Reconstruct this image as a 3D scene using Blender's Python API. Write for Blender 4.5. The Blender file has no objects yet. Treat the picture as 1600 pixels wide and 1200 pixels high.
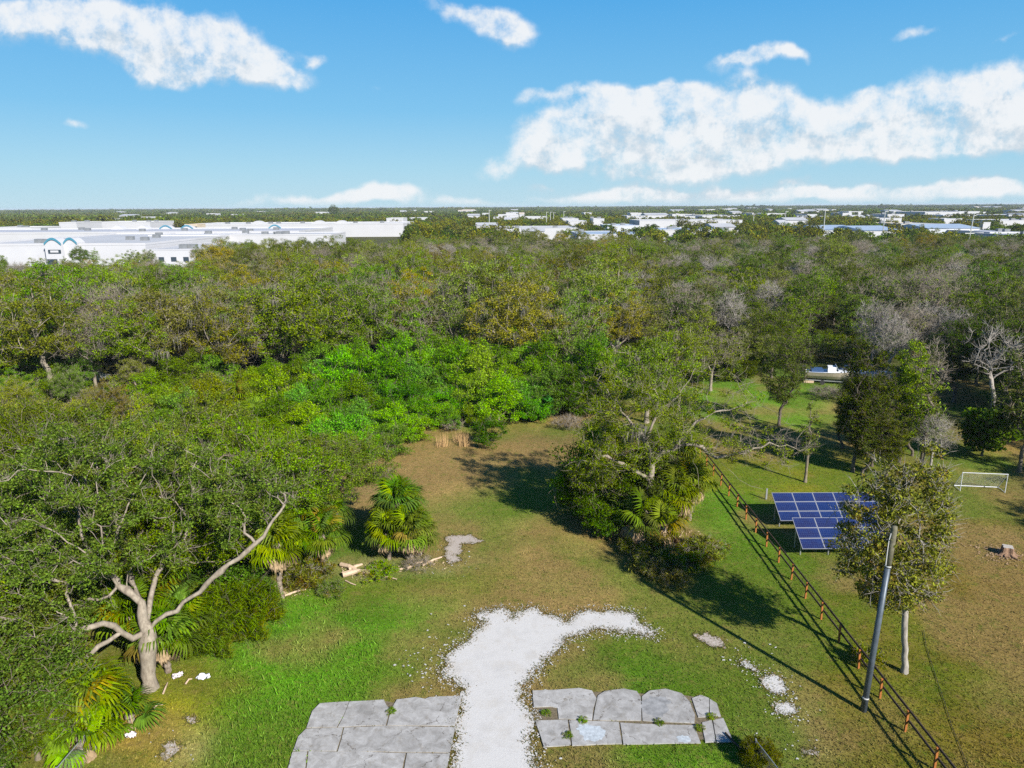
import bpy, math, random
import numpy as np
from mathutils import Matrix, Vector

random.seed(7)
C = bpy.context.scene.collection
SC = bpy.context.scene
H = 25.0
FPX = 1120.0
PITCH = math.radians(13.9)
ROLL = math.radians(-0.32)

# ------------------------------------------------------------------ camera
cam = bpy.data.cameras.new('camera')
cam.sensor_width = 36.0
cam.lens = 36.0 * FPX / 1600.0
cam.clip_start = 0.5
cam.clip_end = 40000
camo = bpy.data.objects.new('camera', cam)
C.objects.link(camo)
camo.matrix_world = (Matrix.Translation((0, 0, H)) @ Matrix.Rotation(math.radians(90) - PITCH, 4, 'X')
                     @ Matrix.Rotation(ROLL, 4, 'Z'))
SC.camera = camo
SC.cycles.use_denoising = False

# ------------------------------------------------------------------ light
SUN_DIR = Vector((9.9, -13.1, 10.3)).normalized()      # towards the sun
SUN_EL = math.asin(SUN_DIR.z)
SUN_ROT = math.atan2(SUN_DIR.x, SUN_DIR.y)
SKY_STRENGTH = 0.105
SUN_STRENGTH = 5.0
SC.view_settings.view_transform = 'Standard'
SC.view_settings.look = 'None'
SC.view_settings.exposure = 0.75
SC.view_settings.gamma = 1.0
SC.view_settings.use_curve_mapping = False
sun = bpy.data.lights.new('sun', 'SUN')
sun.energy = SUN_STRENGTH
sun.angle = math.radians(0.5)
sun.color = (1.0, 0.955, 0.88)
suno = bpy.data.objects.new('sun', sun)
C.objects.link(suno)
suno.location = (60, -60, 90)
suno.rotation_euler = SUN_DIR.to_track_quat('Z', 'Y').to_euler()


class NT:
    """tiny helper to wire shader nodes"""
    def __init__(s, tree):
        s.t = tree
        s.n = tree.nodes
        s.l = tree.links

    def put(s, sock, v):
        if v is None:
            return
        if isinstance(v, bpy.types.NodeSocket):
            s.l.new(v, sock)
        elif isinstance(v, (tuple, list)) and len(v) == 3 and sock.type == 'RGBA':
            sock.default_value = (*v, 1)
        else:
            sock.default_value = v

    def math(s, op, a, b=None, c=None, clamp=False):
        m = s.n.new('ShaderNodeMath')
        m.operation = op
        m.use_clamp = clamp
        for i, v in enumerate((a, b, c)):
            if v is not None:
                s.put(m.inputs[i], v)
        return m.outputs[0]

    def vmath(s, op, a, b=None, scale=None):
        m = s.n.new('ShaderNodeVectorMath')
        m.operation = op
        s.put(m.inputs[0], a)
        if b is not None:
            s.put(m.inputs[1], b)
        if scale is not None:
            s.put(m.inputs['Scale'], scale)
        return m.outputs['Value'] if op in ('DOT_PRODUCT', 'LENGTH', 'DISTANCE') else m.outputs[0]

    def noise(s, vec, scale, detail=4, rough=0.55, out='Fac', dist=0.0):
        m = s.n.new('ShaderNodeTexNoise')
        s.put(m.inputs['Vector'], vec)
        m.inputs['Scale'].default_value = scale
        m.inputs['Detail'].default_value = detail
        m.inputs['Roughness'].default_value = rough
        m.inputs['Distortion'].default_value = dist
        return m.outputs[out]

    def ramp(s, fac, stops):
        m = s.n.new('ShaderNodeValToRGB')
        s.put(m.inputs[0], fac)
        e = m.color_ramp.elements
        while len(e) < len(stops):
            e.new(0.5)
        for k, (p, c) in enumerate(stops):
            e[k].position = p
            e[k].color = (*c, 1) if len(c) == 3 else c
        return m.outputs[0]

    def mix(s, fac, a, b, mode='MIX'):
        m = s.n.new('ShaderNodeMix')
        m.data_type = 'RGBA'
        m.blend_type = mode
        s.put(m.inputs[0], fac)
        s.put(m.inputs[6], a)
        s.put(m.inputs[7], b)
        return m.outputs[2]

    def maprange(s, v, a, b, c=0.0, d=1.0, smooth=False):
        m = s.n.new('ShaderNodeMapRange')
        m.interpolation_type = 'SMOOTHSTEP' if smooth else 'LINEAR'
        for i, x in enumerate((v, a, b, c, d)):
            s.put(m.inputs[i], x)
        return m.outputs[0]

    def bump(s, h, strength=0.3, dist=0.05):
        m = s.n.new('ShaderNodeBump')
        m.inputs['Strength'].default_value = strength
        m.inputs['Distance'].default_value = dist
        s.put(m.inputs['Height'], h)
        return m.outputs[0]


# ------------------------------------------------------------------ sky
def pix_dir(px, py):
    u = (px - 800) / FPX
    v = -(py - 600) / FPX
    c, s = math.cos(ROLL), math.sin(ROLL)
    u, v = u * c - v * s, u * s + v * c
    return (u, math.cos(PITCH) + v * math.sin(PITCH), -math.sin(PITCH) + v * math.cos(PITCH))


# clouds in the sky: position in the photograph's sky, half width, half height, tilt, weight
CLOUDS = [
    (60, 30, 90, 26, -8, 1.0), (175, 40, 130, 42, -10, 1.2), (270, 62, 120, 42, -12, 1.1), (330, 70, 90, 40, -15, .9), (275, 112, 70, 22, -5, 1.1),
    (400, 95, 75, 22, -25, .9), (450, 115, 60, 16, -22, .7), (497, 92, 22, 14, 0, .9), (455, 78, 25, 12, 0, .4),
    (120, 198, 22, 10, 0, .8), (595, 145, 22, 12, 20, .35),
    (715, 14, 60, 16, -14, .8), (775, 42, 45, 28, -15, 1.1), (800, 52, 40, 22, 10, .7),
    (775, 265, 32, 20, 5, .9), (840, 295, 32, 9, 0, .7), (830, 145, 30, 10, 15, .55),
    (1150, 98, 50, 10, 12, .8), (1190, 85, 50, 14, 12, .9), (1245, 80, 30, 12, -10, .8),
    (880, 140, 50, 12, 8, .5), (960, 140, 60, 14, 0, .5), (1020, 150, 60, 20, 0, .8), (1085, 150, 60, 20, 0, .8),
    (890, 205, 70, 36, 10, 1.1), (960, 200, 110, 46, 0, 1.2), (1050, 215, 130, 46, 0, 1.2), (1150, 215, 130, 42, 0, 1.2), (1200, 160, 50, 42, 0, .8),
    (850, 240, 50, 24, 0, .9), (1100, 245, 120, 25, 5, .9), (1165, 120, 26, 12, 0, .5), (1235, 150, 26, 26, 0, .4),
    (1290, 205, 130, 34, 0, 1.1), (1400, 190, 140, 44, 8, 1.2), (1500, 165, 130, 52, 8, 1.3), (1590, 175, 90, 50, 0, 1.2), (1480, 215, 140, 25, 5, .8),
    (1350, 143, 22, 8, 0, .6), (1430, 48, 50, 10, 8, .6), (1575, 58, 40, 10, 15, .55),
    (540, 305, 120, 12, 2, .8), (615, 298, 50, 14, 0, .8), (500, 316, 150, 9, 0, .6), (740, 317, 70, 10, 0, .8), (320, 318, 60, 7, 0, .45),
    (1000, 302, 160, 12, 3, .6), (1100, 310, 180, 14, 0, .9), (1300, 308, 160, 13, 0, .9), (1430, 302, 120, 15, 0, .9), (1540, 295, 75, 15, 0, 1.0), (960, 318, 140, 9, 0, .7),
    (1000, 275, 60, 12, 0, .5), (1230, 286, 30, 8, 0, .5),
    (-120, 60, 150, 40, 0, .8), (1780, 200, 150, 50, 0, 1.0), (1800, 300, 160, 15, 0, .9),
]
world = bpy.data.worlds.new('World')
SC.world = world
world.use_nodes = True
w = NT(world.node_tree)
w.n.clear()


def cloud_group():
    g = bpy.data.node_groups.new('cloud_density', 'ShaderNodeTree')
    g.interface.new_socket('uv', in_out='INPUT', socket_type='NodeSocketVector')
    g.interface.new_socket('density', in_out='OUTPUT', socket_type='NodeSocketFloat')
    k = NT(g)
    gi = k.n.new('NodeGroupInput')
    go = k.n.new('NodeGroupOutput')
    uv = gi.outputs[0]
    warp = k.noise(uv, 11.0, 3, 0.6, 'Color')
    uvw = k.vmath('ADD', uv, k.vmath('SCALE', k.vmath('SUBTRACT', warp, (0.5, 0.5, 0.5)), scale=0.05))
    sep = k.n.new('ShaderNodeSeparateXYZ')
    k.put(sep.inputs[0], uvw)
    tot = None
    for (px, py, rx, ry, rot, wt) in CLOUDS:
        d = pix_dir(px, py)
        cu, cv = d[0] / d[1], d[2] / d[1]
        f = 1 / FPX / d[1]
        a = math.radians(rot)
        du = k.math('SUBTRACT', sep.outputs[0], cu)
        dv = k.math('SUBTRACT', sep.outputs[1], cv)
        ca, sa = math.cos(a), math.sin(a)
        p = k.math('MULTIPLY', k.math('ADD', k.math('MULTIPLY', du, ca), k.math('MULTIPLY', dv, sa)), 1 / (rx * f))
        q = k.math('MULTIPLY', k.math('SUBTRACT', k.math('MULTIPLY', dv, ca), k.math('MULTIPLY', du, sa)), 1 / (ry * f))
        r2 = k.math('ADD', k.math('MULTIPLY', p, p), k.math('MULTIPLY', q, q))
        e = k.math('MULTIPLY', k.math('EXPONENT', k.math('MULTIPLY', r2, -1.0)), wt)
        tot = e if tot is None else k.math('ADD', tot, e)
    tot = k.math('MINIMUM', tot, 1.0)
    n1 = k.noise(uv, 13.0, 10, 0.66)
    n2 = k.noise(uv, 38.0, 7, 0.65)
    nn = k.math('ADD', k.math('MULTIPLY', k.math('SUBTRACT', n1, 0.5), 2.3), k.math('MULTIPLY', k.math('SUBTRACT', n2, 0.5), 1.1))
    dens = k.math('SUBTRACT', k.math('ADD', tot, k.math('MULTIPLY', nn, k.math('MINIMUM', k.math('ADD', tot, 0.12), 1.0))), 0.36)
    k.put(go.inputs[0], dens)
    return g


tc = w.n.new('ShaderNodeTexCoord')
sk = w.n.new('ShaderNodeTexSky')
sk.sky_type = 'NISHITA'
sk.sun_disc = False
sk.sun_elevation = SUN_EL
sk.sun_rotation = SUN_ROT
sk.air_density = 1.0
sk.dust_density = 0.1
sk.ozone_density = 2.2
sk.altitude = 0
hs = w.n.new('ShaderNodeHueSaturation')
hs.inputs['Saturation'].default_value = 1.1
hs.inputs['Hue'].default_value = 0.5
hs.inputs['Value'].default_value = 1.0
w.l.new(sk.outputs[0], hs.inputs['Color'])
sp = w.n.new('ShaderNodeSeparateXYZ')
w.l.new(tc.outputs['Generated'], sp.inputs[0])
ymax = w.math('MAXIMUM', w.math('ABSOLUTE', sp.outputs[1]), 0.02)
u_ = w.math('DIVIDE', sp.outputs[0], ymax)
v_ = w.math('DIVIDE', sp.outputs[2], ymax)
cg = cloud_group()


def dens_at(off):
    cb = w.n.new('ShaderNodeCombineXYZ')
    w.put(cb.inputs[0], u_)
    w.put(cb.inputs[1], w.math('ADD', v_, off))
    n = w.n.new('ShaderNodeGroup')
    n.node_tree = cg
    w.l.new(cb.outputs[0], n.inputs[0])
    return n.outputs[0]


d0 = dens_at(0.0)
d1 = dens_at(0.034)
front = w.maprange(sp.outputs[1], 0.25, 0.4, 0, 1, True)
# the rest of the sky (behind, beside and above the frame) carries scattered clouds of the same kind
pz = w.math('MAXIMUM', sp.outputs[2], 0.04)
cb = w.n.new('ShaderNodeCombineXYZ')
w.put(cb.inputs[0], w.math('DIVIDE', sp.outputs[0], pz))
w.put(cb.inputs[1], w.math('DIVIDE', sp.outputs[1], pz))
dr = w.math('MULTIPLY', w.math('SUBTRACT', w.noise(cb.outputs[0], 1.1, 7, 0.55), 0.64), 6.0)
above = w.maprange(v_, 0.34, 0.55, 0, 1, True)
side = w.maprange(w.math('ABSOLUTE', u_), 0.95, 1.2, 0, 1, True)
out_ = w.math('MAXIMUM', above, side)
dfr = w.math('MULTIPLY', w.math('MULTIPLY', front, 1.0), w.math('SUBTRACT', 1.0, out_))
cov_f = w.maprange(d0, -0.05, 0.80, 0, 1, True)
cov_r = w.maprange(dr, -0.2, 1.0, 0, 1, True)
cov = w.math('ADD', w.math('MULTIPLY', cov_f, dfr), w.math('MULTIPLY', cov_r, w.math('SUBTRACT', 1.0, dfr)))
cov = w.math('MULTIPLY', cov, w.maprange(sp.outputs[2], 0.0, 0.01, 0, 1))
cov = w.math('MULTIPLY', cov, 0.93)
cb2 = w.n.new('ShaderNodeCombineXYZ')
w.put(cb2.inputs[0], u_)
w.put(cb2.inputs[1], v_)
puff = w.noise(cb2.outputs[0], 22.0, 6, 0.6)
lit = w.maprange(w.math('ADD', w.math('SUBTRACT', d0, d1), w.math('MULTIPLY', w.math('SUBTRACT', puff, 0.5), 0.9)), -0.50, 0.25, 0, 1, True)
ccol = w.mix(lit, (3.45, 3.95, 4.4), (5.15, 5.25, 5.35))
grad = w.ramp(w.maprange(sp.outputs[2], 0.0, 0.5), [(0.0, (.27, .405, .485)), (0.10, (.21, .38, .49)), (0.24, (.118, .315, .495)), (0.5, (.050, .236, .475)), (1.0, (.012, .07, .21))])
gradv = w.vmath('SCALE', grad, scale=1.0 / SKY_STRENGTH)
skyc = w.mix(0.95, hs.outputs[0], gradv)
col = w.mix(cov, skyc, ccol)
bg = w.n.new('ShaderNodeBackground')
bg.inputs[1].default_value = SKY_STRENGTH
w.l.new(col, bg.inputs[0])
wo = w.n.new('ShaderNodeOutputWorld')
w.l.new(bg.outputs[0], wo.inputs[0])


# ------------------------------------------------------------------ places
def spot(px, py, z=0.0):
    """ground (or height z) point seen at a place of the photograph"""
    d = pix_dir(px, py)
    t = (z - H) / d[2]
    return (d[0] * t, d[1] * t)


def at(px, Y):
    """x at distance Y for a column of the photograph, near eye level"""
    return (px - 800) / FPX * Y * 1.0 * (math.cos(PITCH) + 0.0) + (px - 800) / FPX * (H * math.sin(PITCH))


def to_pix(x, y, z=0.0):
    x = np.asarray(x, float)
    y = np.asarray(y, float)
    zz = z - H
    cy, sy = math.cos(PITCH), math.sin(PITCH)
    dep = y * cy - zz * sy
    vv = y * sy + zz * cy
    u, v = x / dep, vv / dep
    c, s = math.cos(ROLL), math.sin(ROLL)
    u, v = u * c + v * s, -u * s + v * c
    return 800 + FPX * u, 600 - FPX * v


# ------------------------------------------------------------------ meshes and objects
def npmesh(name, V, faces, mats=(), midx=None, smooth=False, col=None):
    """faces: list of (M,k) index arrays"""
    me = bpy.data.meshes.new(name)
    V = np.asarray(V, np.float32)
    me.vertices.add(len(V))
    me.vertices.foreach_set('co', V.ravel())
    faces = [np.asarray(f, np.int32) for f in faces if len(f)]
    nl = sum(f.size for f in faces)
    npoly = sum(len(f) for f in faces)
    me.loops.add(nl)
    me.polygons.add(npoly)
    me.loops.foreach_set('vertex_index', np.concatenate([f.ravel() for f in faces]))
    tot = np.concatenate([np.full(len(f), f.shape[1], np.int32) for f in faces])
    st = np.concatenate([[0], np.cumsum(tot)[:-1]]).astype(np.int32)
    me.polygons.foreach_set('loop_start', st)
    if midx is not None:
        me.polygons.foreach_set('material_index', np.asarray(midx, np.int32))
    if smooth is not False:
        me.polygons.foreach_set('use_smooth', np.full(npoly, True) if smooth is True else np.asarray(smooth, bool))
    for m in mats:
        me.materials.append(m)
    if col is not None:
        a = me.color_attributes.new('tint', 'FLOAT_COLOR', 'POINT')
        cc = np.ones((len(V), 4), np.float32)
        cc[:, :3] = col
        a.data.foreach_set('color', cc.ravel())
    me.update(calc_edges=True)
    return me


class MB:
    """collects simple shapes into one mesh"""
    def __init__(s):
        s.V, s.F, s.n = [], [], 0

    def add(s, V, F):
        s.V += [tuple(v) for v in V]
        s.F += [tuple(i + s.n for i in f) for f in F]
        s.n = len(s.V)
        return s

    def box(s, c, d, rz=0.0):
        x, y, z = d[0] / 2, d[1] / 2, d[2] / 2
        ca, sa = math.cos(rz), math.sin(rz)
        V = []
        for i in (-x, x):
            for j in (-y, y):
                for k in (-z, z):
                    V.append((c[0] + i * ca - j * sa, c[1] + i * sa + j * ca, c[2] + k))
        return s.add(V, [(0, 1, 3, 2), (4, 6, 7, 5), (0, 4, 5, 1), (2, 3, 7, 6), (0, 2, 6, 4), (1, 5, 7, 3)])

    def tube(s, pts, rs, n=8, caps=True):
        pts = [Vector(p) for p in pts]
        if not hasattr(rs, '__len__'):
            rs = [rs] * len(pts)
        V, F = [], []
        for i, p in enumerate(pts):
            d = (pts[min(i + 1, len(pts) - 1)] - pts[max(i - 1, 0)]).normalized()
            up = Vector((0, 0, 1)) if abs(d.z) < 0.9 else Vector((1, 0, 0))
            a = d.cross(up).normalized()
            b = d.cross(a)
            for k in range(n):
                t = 2 * math.pi * k / n
                V.append(p + (a * math.cos(t) + b * math.sin(t)) * rs[i])
        for i in range(len(pts) - 1):
            for k in range(n):
                F.append((i * n + k, i * n + (k + 1) % n, (i + 1) * n + (k + 1) % n, (i + 1) * n + k))
        if caps:
            F.append(tuple(range(n))[::-1])
            F.append(tuple((len(pts) - 1) * n + k for k in range(n)))
        return s.add(V, F)

    def prism(s, poly, z0, z1):
        n = len(poly)
        V = [(p[0], p[1], z0) for p in poly] + [(p[0], p[1], z1) for p in poly]
        F = [tuple(range(n))[::-1], tuple(range(n, 2 * n))]
        for i in range(n):
            F.append((i, (i + 1) % n, n + (i + 1) % n, n + i))
        return s.add(V, F)

    def mesh(s, name, mat, smooth=False):
        me = bpy.data.meshes.new(name)
        me.from_pydata(s.V, [], s.F)
        if mat:
            me.materials.append(mat)
        if smooth:
            me.polygons.foreach_set('use_smooth', [True] * len(me.polygons))
        me.update()
        return me

    def obj(s, name, mat, parent=None, smooth=False):
        return link(name, s.mesh(name, mat, smooth), parent)


def link(name, data, parent=None, loc=None, rot=None):
    o = bpy.data.objects.new(name, data)
    C.objects.link(o)
    if parent is not None:
        o.parent = parent
    if loc is not None:
        o.location = loc
    if rot is not None:
        o.rotation_euler = rot
    return o


def tag(o, label, cat, group=None, kind=None):
    if label:
        o['label'] = label
    if cat:
        o['category'] = cat
    if group:
        o['group'] = group
    if kind:
        o['kind'] = kind
    return o


def thing(name, label, cat, loc=(0, 0, 0), rz=0.0, group=None, scale=1.0):
    o = link(name, None, None, loc, (0, 0, rz))
    o.empty_display_size = 0.5
    o.scale = (scale,) * 3 if not hasattr(scale, '__len__') else scale
    return tag(o, label, cat, group)


# ------------------------------------------------------------------ materials
def new_mat(name):
    m = bpy.data.materials.new(name)
    m.use_nodes = True
    k = NT(m.node_tree)
    b = m.node_tree.nodes['Principled BSDF']
    return m, k, b


def plain(name, col, rough=0.7, vary=0.15, scale=3.0, metal=0.0, bump=0.0, spec=0.4):
    m, k, b = new_mat(name)
    g = k.n.new('ShaderNodeTexCoord')
    n = k.noise(g.outputs['Object'], scale, 6, 0.65)
    f = k.maprange(n, 0.25, 0.75, 1 - vary, 1 + vary)
    k.put(b.inputs['Base Color'], k.mix(1.0, col, k.mix(0.0, f, f), 'MULTIPLY'))
    b.inputs['Roughness'].default_value = rough
    b.inputs['Metallic'].default_value = metal
    b.inputs['Specular IOR Level'].default_value = spec
    if bump:
        k.put(b.inputs['Normal'], k.bump(n, bump, 0.03))
    return m


def leaf_mat(name, warm=(0.20, 0.12, 0.015), warm_amt=0.25, gloss=0.35, trans=0.18, var=0.75):
    """colour comes from the object's own colour, varied leaf by leaf, clump by clump and tree by tree"""
    m = bpy.data.materials.new(name)
    m.use_nodes = True
    k = NT(m.node_tree)
    b = m.node_tree.nodes['Principled BSDF']
    oi = k.n.new('ShaderNodeObjectInfo')
    ge = k.n.new('ShaderNodeNewGeometry')
    tc = k.n.new('ShaderNodeTexCoord')
    r = ge.outputs['Random Per Island']
    lum = k.maprange(r, 0, 1, 1 - var, 1 + var)
    boost = k.vmath('SCALE', oi.outputs['Color'], scale=1.0)
    c = k.mix(1.0, boost, k.mix(0.0, lum, lum), 'MULTIPLY')
    n = k.noise(tc.outputs['Object'], 0.55, 3, 0.6)
    f = k.math('MULTIPLY', k.maprange(n, 0.48, 0.72, 0, 1, True), warm_amt)
    r2 = k.math('FRACT', k.math('MULTIPLY', r, 17.3))
    f = k.math('ADD', f, k.math('MULTIPLY', k.math('GREATER_THAN', r2, 0.90), warm_amt))
    c = k.mix(f, c, warm)
    hsv = k.n.new('ShaderNodeHueSaturation')
    rr = oi.outputs['Random']
    k.put(hsv.inputs['Hue'], k.maprange(rr, 0, 1, 0.480, 0.513))
    k.put(hsv.inputs['Value'], k.maprange(k.math('FRACT', k.math('MULTIPLY', rr, 7.1)), 0, 1, 0.62, 1.28))
    k.put(hsv.inputs['Saturation'], k.maprange(k.math('FRACT', k.math('MULTIPLY', rr, 13.7)), 0, 1, 0.92, 1.15))
    k.put(hsv.inputs['Color'], c)
    k.put(b.inputs['Base Color'], hsv.outputs[0])
    b.inputs['Roughness'].default_value = 0.55
    b.inputs['Specular IOR Level'].default_value = gloss * .08
    tr = k.n.new('ShaderNodeBsdfTranslucent')
    tcol = k.mix(1.0, hsv.outputs[0], (1.25, 1.35, 0.5), 'MULTIPLY')
    k.put(tr.inputs[0], tcol)
    ms = k.n.new('ShaderNodeMixShader')
    ms.inputs[0].default_value = trans
    k.l.new(b.outputs[0], ms.inputs[1])
    k.l.new(tr.outputs[0], ms.inputs[2])
    k.l.new(ms.outputs[0], k.n['Material Output'].inputs[0])
    return m


def bark_mat(name, a, b_, scale=6.0):
    m, k, b = new_mat(name)
    tc = k.n.new('ShaderNodeTexCoord')
    mp = k.n.new('ShaderNodeMapping')
    mp.inputs['Scale'].default_value = (1, 1, 0.35)
    k.l.new(tc.outputs['Object'], mp.inputs[0])
    n = k.noise(mp.outputs[0], scale, 6, 0.7)
    n2 = k.noise(tc.outputs['Object'], 1.4, 3, 0.5)
    c = k.mix(k.maprange(n, 0.35, 0.65), a, b_)
    c = k.mix(k.maprange(n2, 0.5, 0.7, 0, 0.5), c, tuple(x * 0.6 for x in a))
    k.put(b.inputs['Base Color'], c)
    b.inputs['Roughness'].default_value = 0.9
    b.inputs['Specular IOR Level'].default_value = 0.2
    k.put(b.inputs['Normal'], k.bump(n, 0.6, 0.04))
    return m


LEAF_GAIN = (1.62, 1.72, 0.4)
M = {}
M['leaf_oak'] = leaf_mat('oak_leaves', gloss=0.45, warm=(0.24, 0.16, 0.02), warm_amt=0.26)
M['leaf_wood'] = leaf_mat('wood_leaves', warm=(0.17, 0.13, 0.02), warm_amt=0.3)
M['leaf_green'] = leaf_mat('bright_leaves', warm=(0.16, 0.17, 0.01), warm_amt=0.35, gloss=0.4, trans=0.35)
M['leaf_yellow'] = leaf_mat('yellowing_leaves', warm=(0.28, 0.15, 0.012), warm_amt=0.5)
M['frond'] = leaf_mat('palm_frond_green', warm=(0.20, 0.17, 0.012), warm_amt=0.3, gloss=0.4, trans=0.3, var=0.35)
M['dead_frond'] = plain('palm_frond_dead', (0.30, 0.21, 0.12), 0.85, 0.4, 6)
M['bark_pale'] = bark_mat('bark_pale_grey', (0.33, 0.285, 0.225), (0.16, 0.13, 0.10), 5)
M['bark_grey'] = bark_mat('bark_grey', (0.25, 0.21, 0.15), (0.11, 0.09, 0.065))
M['bark_white'] = bark_mat('bark_white', (0.38, 0.35, 0.31), (0.20, 0.175, 0.15))
M['bark_dark'] = bark_mat('bark_dark', (0.17, 0.14, 0.11), (0.07, 0.055, 0.045))
M['moss'] = plain('grey_moss', (0.14, 0.13, 0.10), 0.95, 0.35, 5)

# ------------------------------------------------------------------ ground
GREEN = (0.055, 0.145, 0.005)
BRIGHT = (0.080, 0.235, 0.005)
OLIVE = (0.105, 0.120, 0.018)
TAN = (0.265, 0.170, 0.075)
RUST = (0.250, 0.120, 0.040)
PALE = (0.50, 0.43, 0.36)
YELL = (0.26, 0.22, 0.010)
DIRT = (0.085, 0.060, 0.035)
MUST = (0.120, 0.100, 0.010)
BLOBS = [
    (760, 725, 200, 40, TAN, 1.2), (640, 765, 90, 35, TAN, 1.2), (560, 745, 40, 30, (0.2, 0.15, 0.11), .8), (830, 850, 130, 70, TAN, .75), (900, 880, 90, 60, TAN, .5),
    (760, 800, 80, 35, GREEN, .6), (860, 745, 90, 18, GREEN, .5), (740, 845, 60, 35, GREEN, .5), (900, 700, 110, 30, DIRT, .6), (880, 655, 80, 18, TAN, .9), (810, 655, 50, 15, (.2, .2, .03), .8),
    (590, 985, 190, 55, GREEN, 1.6), (880, 760, 50, 14, GREEN, .6), (800, 790, 60, 18, GREEN, .7), (900, 850, 40, 30, GREEN, .6), (960, 900, 40, 25, GREEN, .6), (870, 920, 50, 14, GREEN, .5), (690, 800, 40, 20, GREEN, .6), (480, 1020, 110, 70, BRIGHT, 1.5), (390, 1120, 100, 80, BRIGHT, 1.2), (560, 985, 130, 40, BRIGHT, .9), (660, 1045, 90, 45, OLIVE, .9),
    (430, 1180, 60, 40, OLIVE, .6), (560, 930, 150, 18, MUST, .6), (700, 960, 60, 35, TAN, .5), (500, 870, 90, 40, GREEN, .9), (700, 900, 120, 25, GREEN, .5),
    (700, 1030, 50, 50, TAN, .9), (830, 940, 180, 25, TAN, .8), (770, 910, 70, 25, MUST, .5), (900, 960, 110, 22, TAN, .8), (840, 1070, 50, 30, TAN, .8),
    (280, 1110, 50, 55, YELL, 2.0), (240, 1150, 50, 40, YELL, 1.4), (300, 1060, 60, 20, RUST, 2.4), (335, 1050, 50, 30, MUST, .7), (285, 1160, 45, 35, (.32, .23, .17), 1.1), (340, 1110, 30, 60, MUST, .7), (190, 1130, 60, 40, RUST, .9),
    (1010, 1050, 130, 40, GREEN, .8), (960, 1060, 90, 35, GREEN, .6), (1130, 1010, 70, 35, TAN, .8), (1150, 1060, 60, 50, MUST, .6), (1120, 1190, 90, 25, BRIGHT, .6), (1160, 1100, 40, 60, GREEN, .7), (980, 1190, 130, 18, GREEN, .8),
    (1220, 1080, 60, 70, (.24, .19, .08), .9), (1250, 1170, 60, 50, (.24, .19, .08), .9), (930, 820, 60, 20, RUST, .5), (930, 815, 60, 14, (.30, .17, .10), .9), (1040, 830, 50, 14, (.28, .18, .11), .8),
    (900, 1140, 200, 60, OLIVE, .2), (630, 880, 100, 16, (.28, .2, .13), .9), (560, 900, 40, 14, (.28, .2, .13), .5),
    (1500, 1080, 220, 170, MUST, 1.6), (1550, 900, 110, 60, (.16, .095, .02), 1.1), (1480, 850, 120, 60, MUST, .8), (1450, 985, 60, 40, GREEN, .5), (1540, 1060, 50, 30, GREEN, .7), (1430, 1080, 50, 30, GREEN, .5), (1460, 940, 70, 30, (.17, .12, .03), .7), (1560, 1000, 90, 30, (.15, .10, .03), .7), (1400, 1130, 60, 60, OLIVE, .5), (1560, 1090, 60, 40, GREEN, .4), (1590, 1140, 60, 60, RUST, .35),
    (1460, 800, 90, 60, (.19, .15, .06), .7), (1450, 760, 60, 30, TAN, .4), (1590, 760, 60, 50, (.2, .15, .06), .6), (1180, 620, 120, 55, BRIGHT, .9), (1240, 660, 60, 35, BRIGHT, .8), (1160, 700, 90, 40, MUST, .8), (1240, 745, 110, 30, (.19, .18, .01), 1.0), (1300, 690, 50, 18, TAN, 1.1), (1310, 635, 60, 20, TAN, .9),
    (1340, 730, 60, 25, OLIVE, .6), (1430, 640, 60, 25, GREEN, .6), (1570, 695, 60, 18, RUST, .8), (1560, 720, 50, 18, BRIGHT, .8), (1180, 830, 60, 60, GREEN, .9), (1280, 900, 80, 50, GREEN, .6), (1130, 790, 40, 40, BRIGHT, .6), (1500, 640, 120, 40, DIRT, .6),
    (1330, 950, 60, 40, MUST, .6), (1210, 900, 60, 50, OLIVE, .5), (1560, 850, 50, 22, (.26, .18, .11), .8), (1200, 800, 30, 60, GREEN, .6),
]


def vnoise(x, y, s, seed=0):
    """smooth value noise on arrays"""
    xs, ys = x / s + 31.7 * seed, y / s - 17.3 * seed
    xi, yi = np.floor(xs), np.floor(ys)
    fx, fy = xs - xi, ys - yi
    fx = fx * fx * (3 - 2 * fx)
    fy = fy * fy * (3 - 2 * fy)

    def h(a, b):
        v = np.sin(a * 127.1 + b * 311.7 + seed * 74.7) * 43758.5453
        return v - np.floor(v)
    return (h(xi, yi) * (1 - fx) + h(xi + 1, yi) * fx) * (1 - fy) + (h(xi, yi + 1) * (1 - fx) + h(xi + 1, yi + 1) * fx) * fy


def fbm(x, y, s, seed=0, oct=3):
    t, a, n = 0, 1.0, 0
    for i in range(oct):
        t = t + a * vnoise(x, y, s / 2 ** i, seed + i)
        n += a
        a *= 0.55
    return t / n


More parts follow.
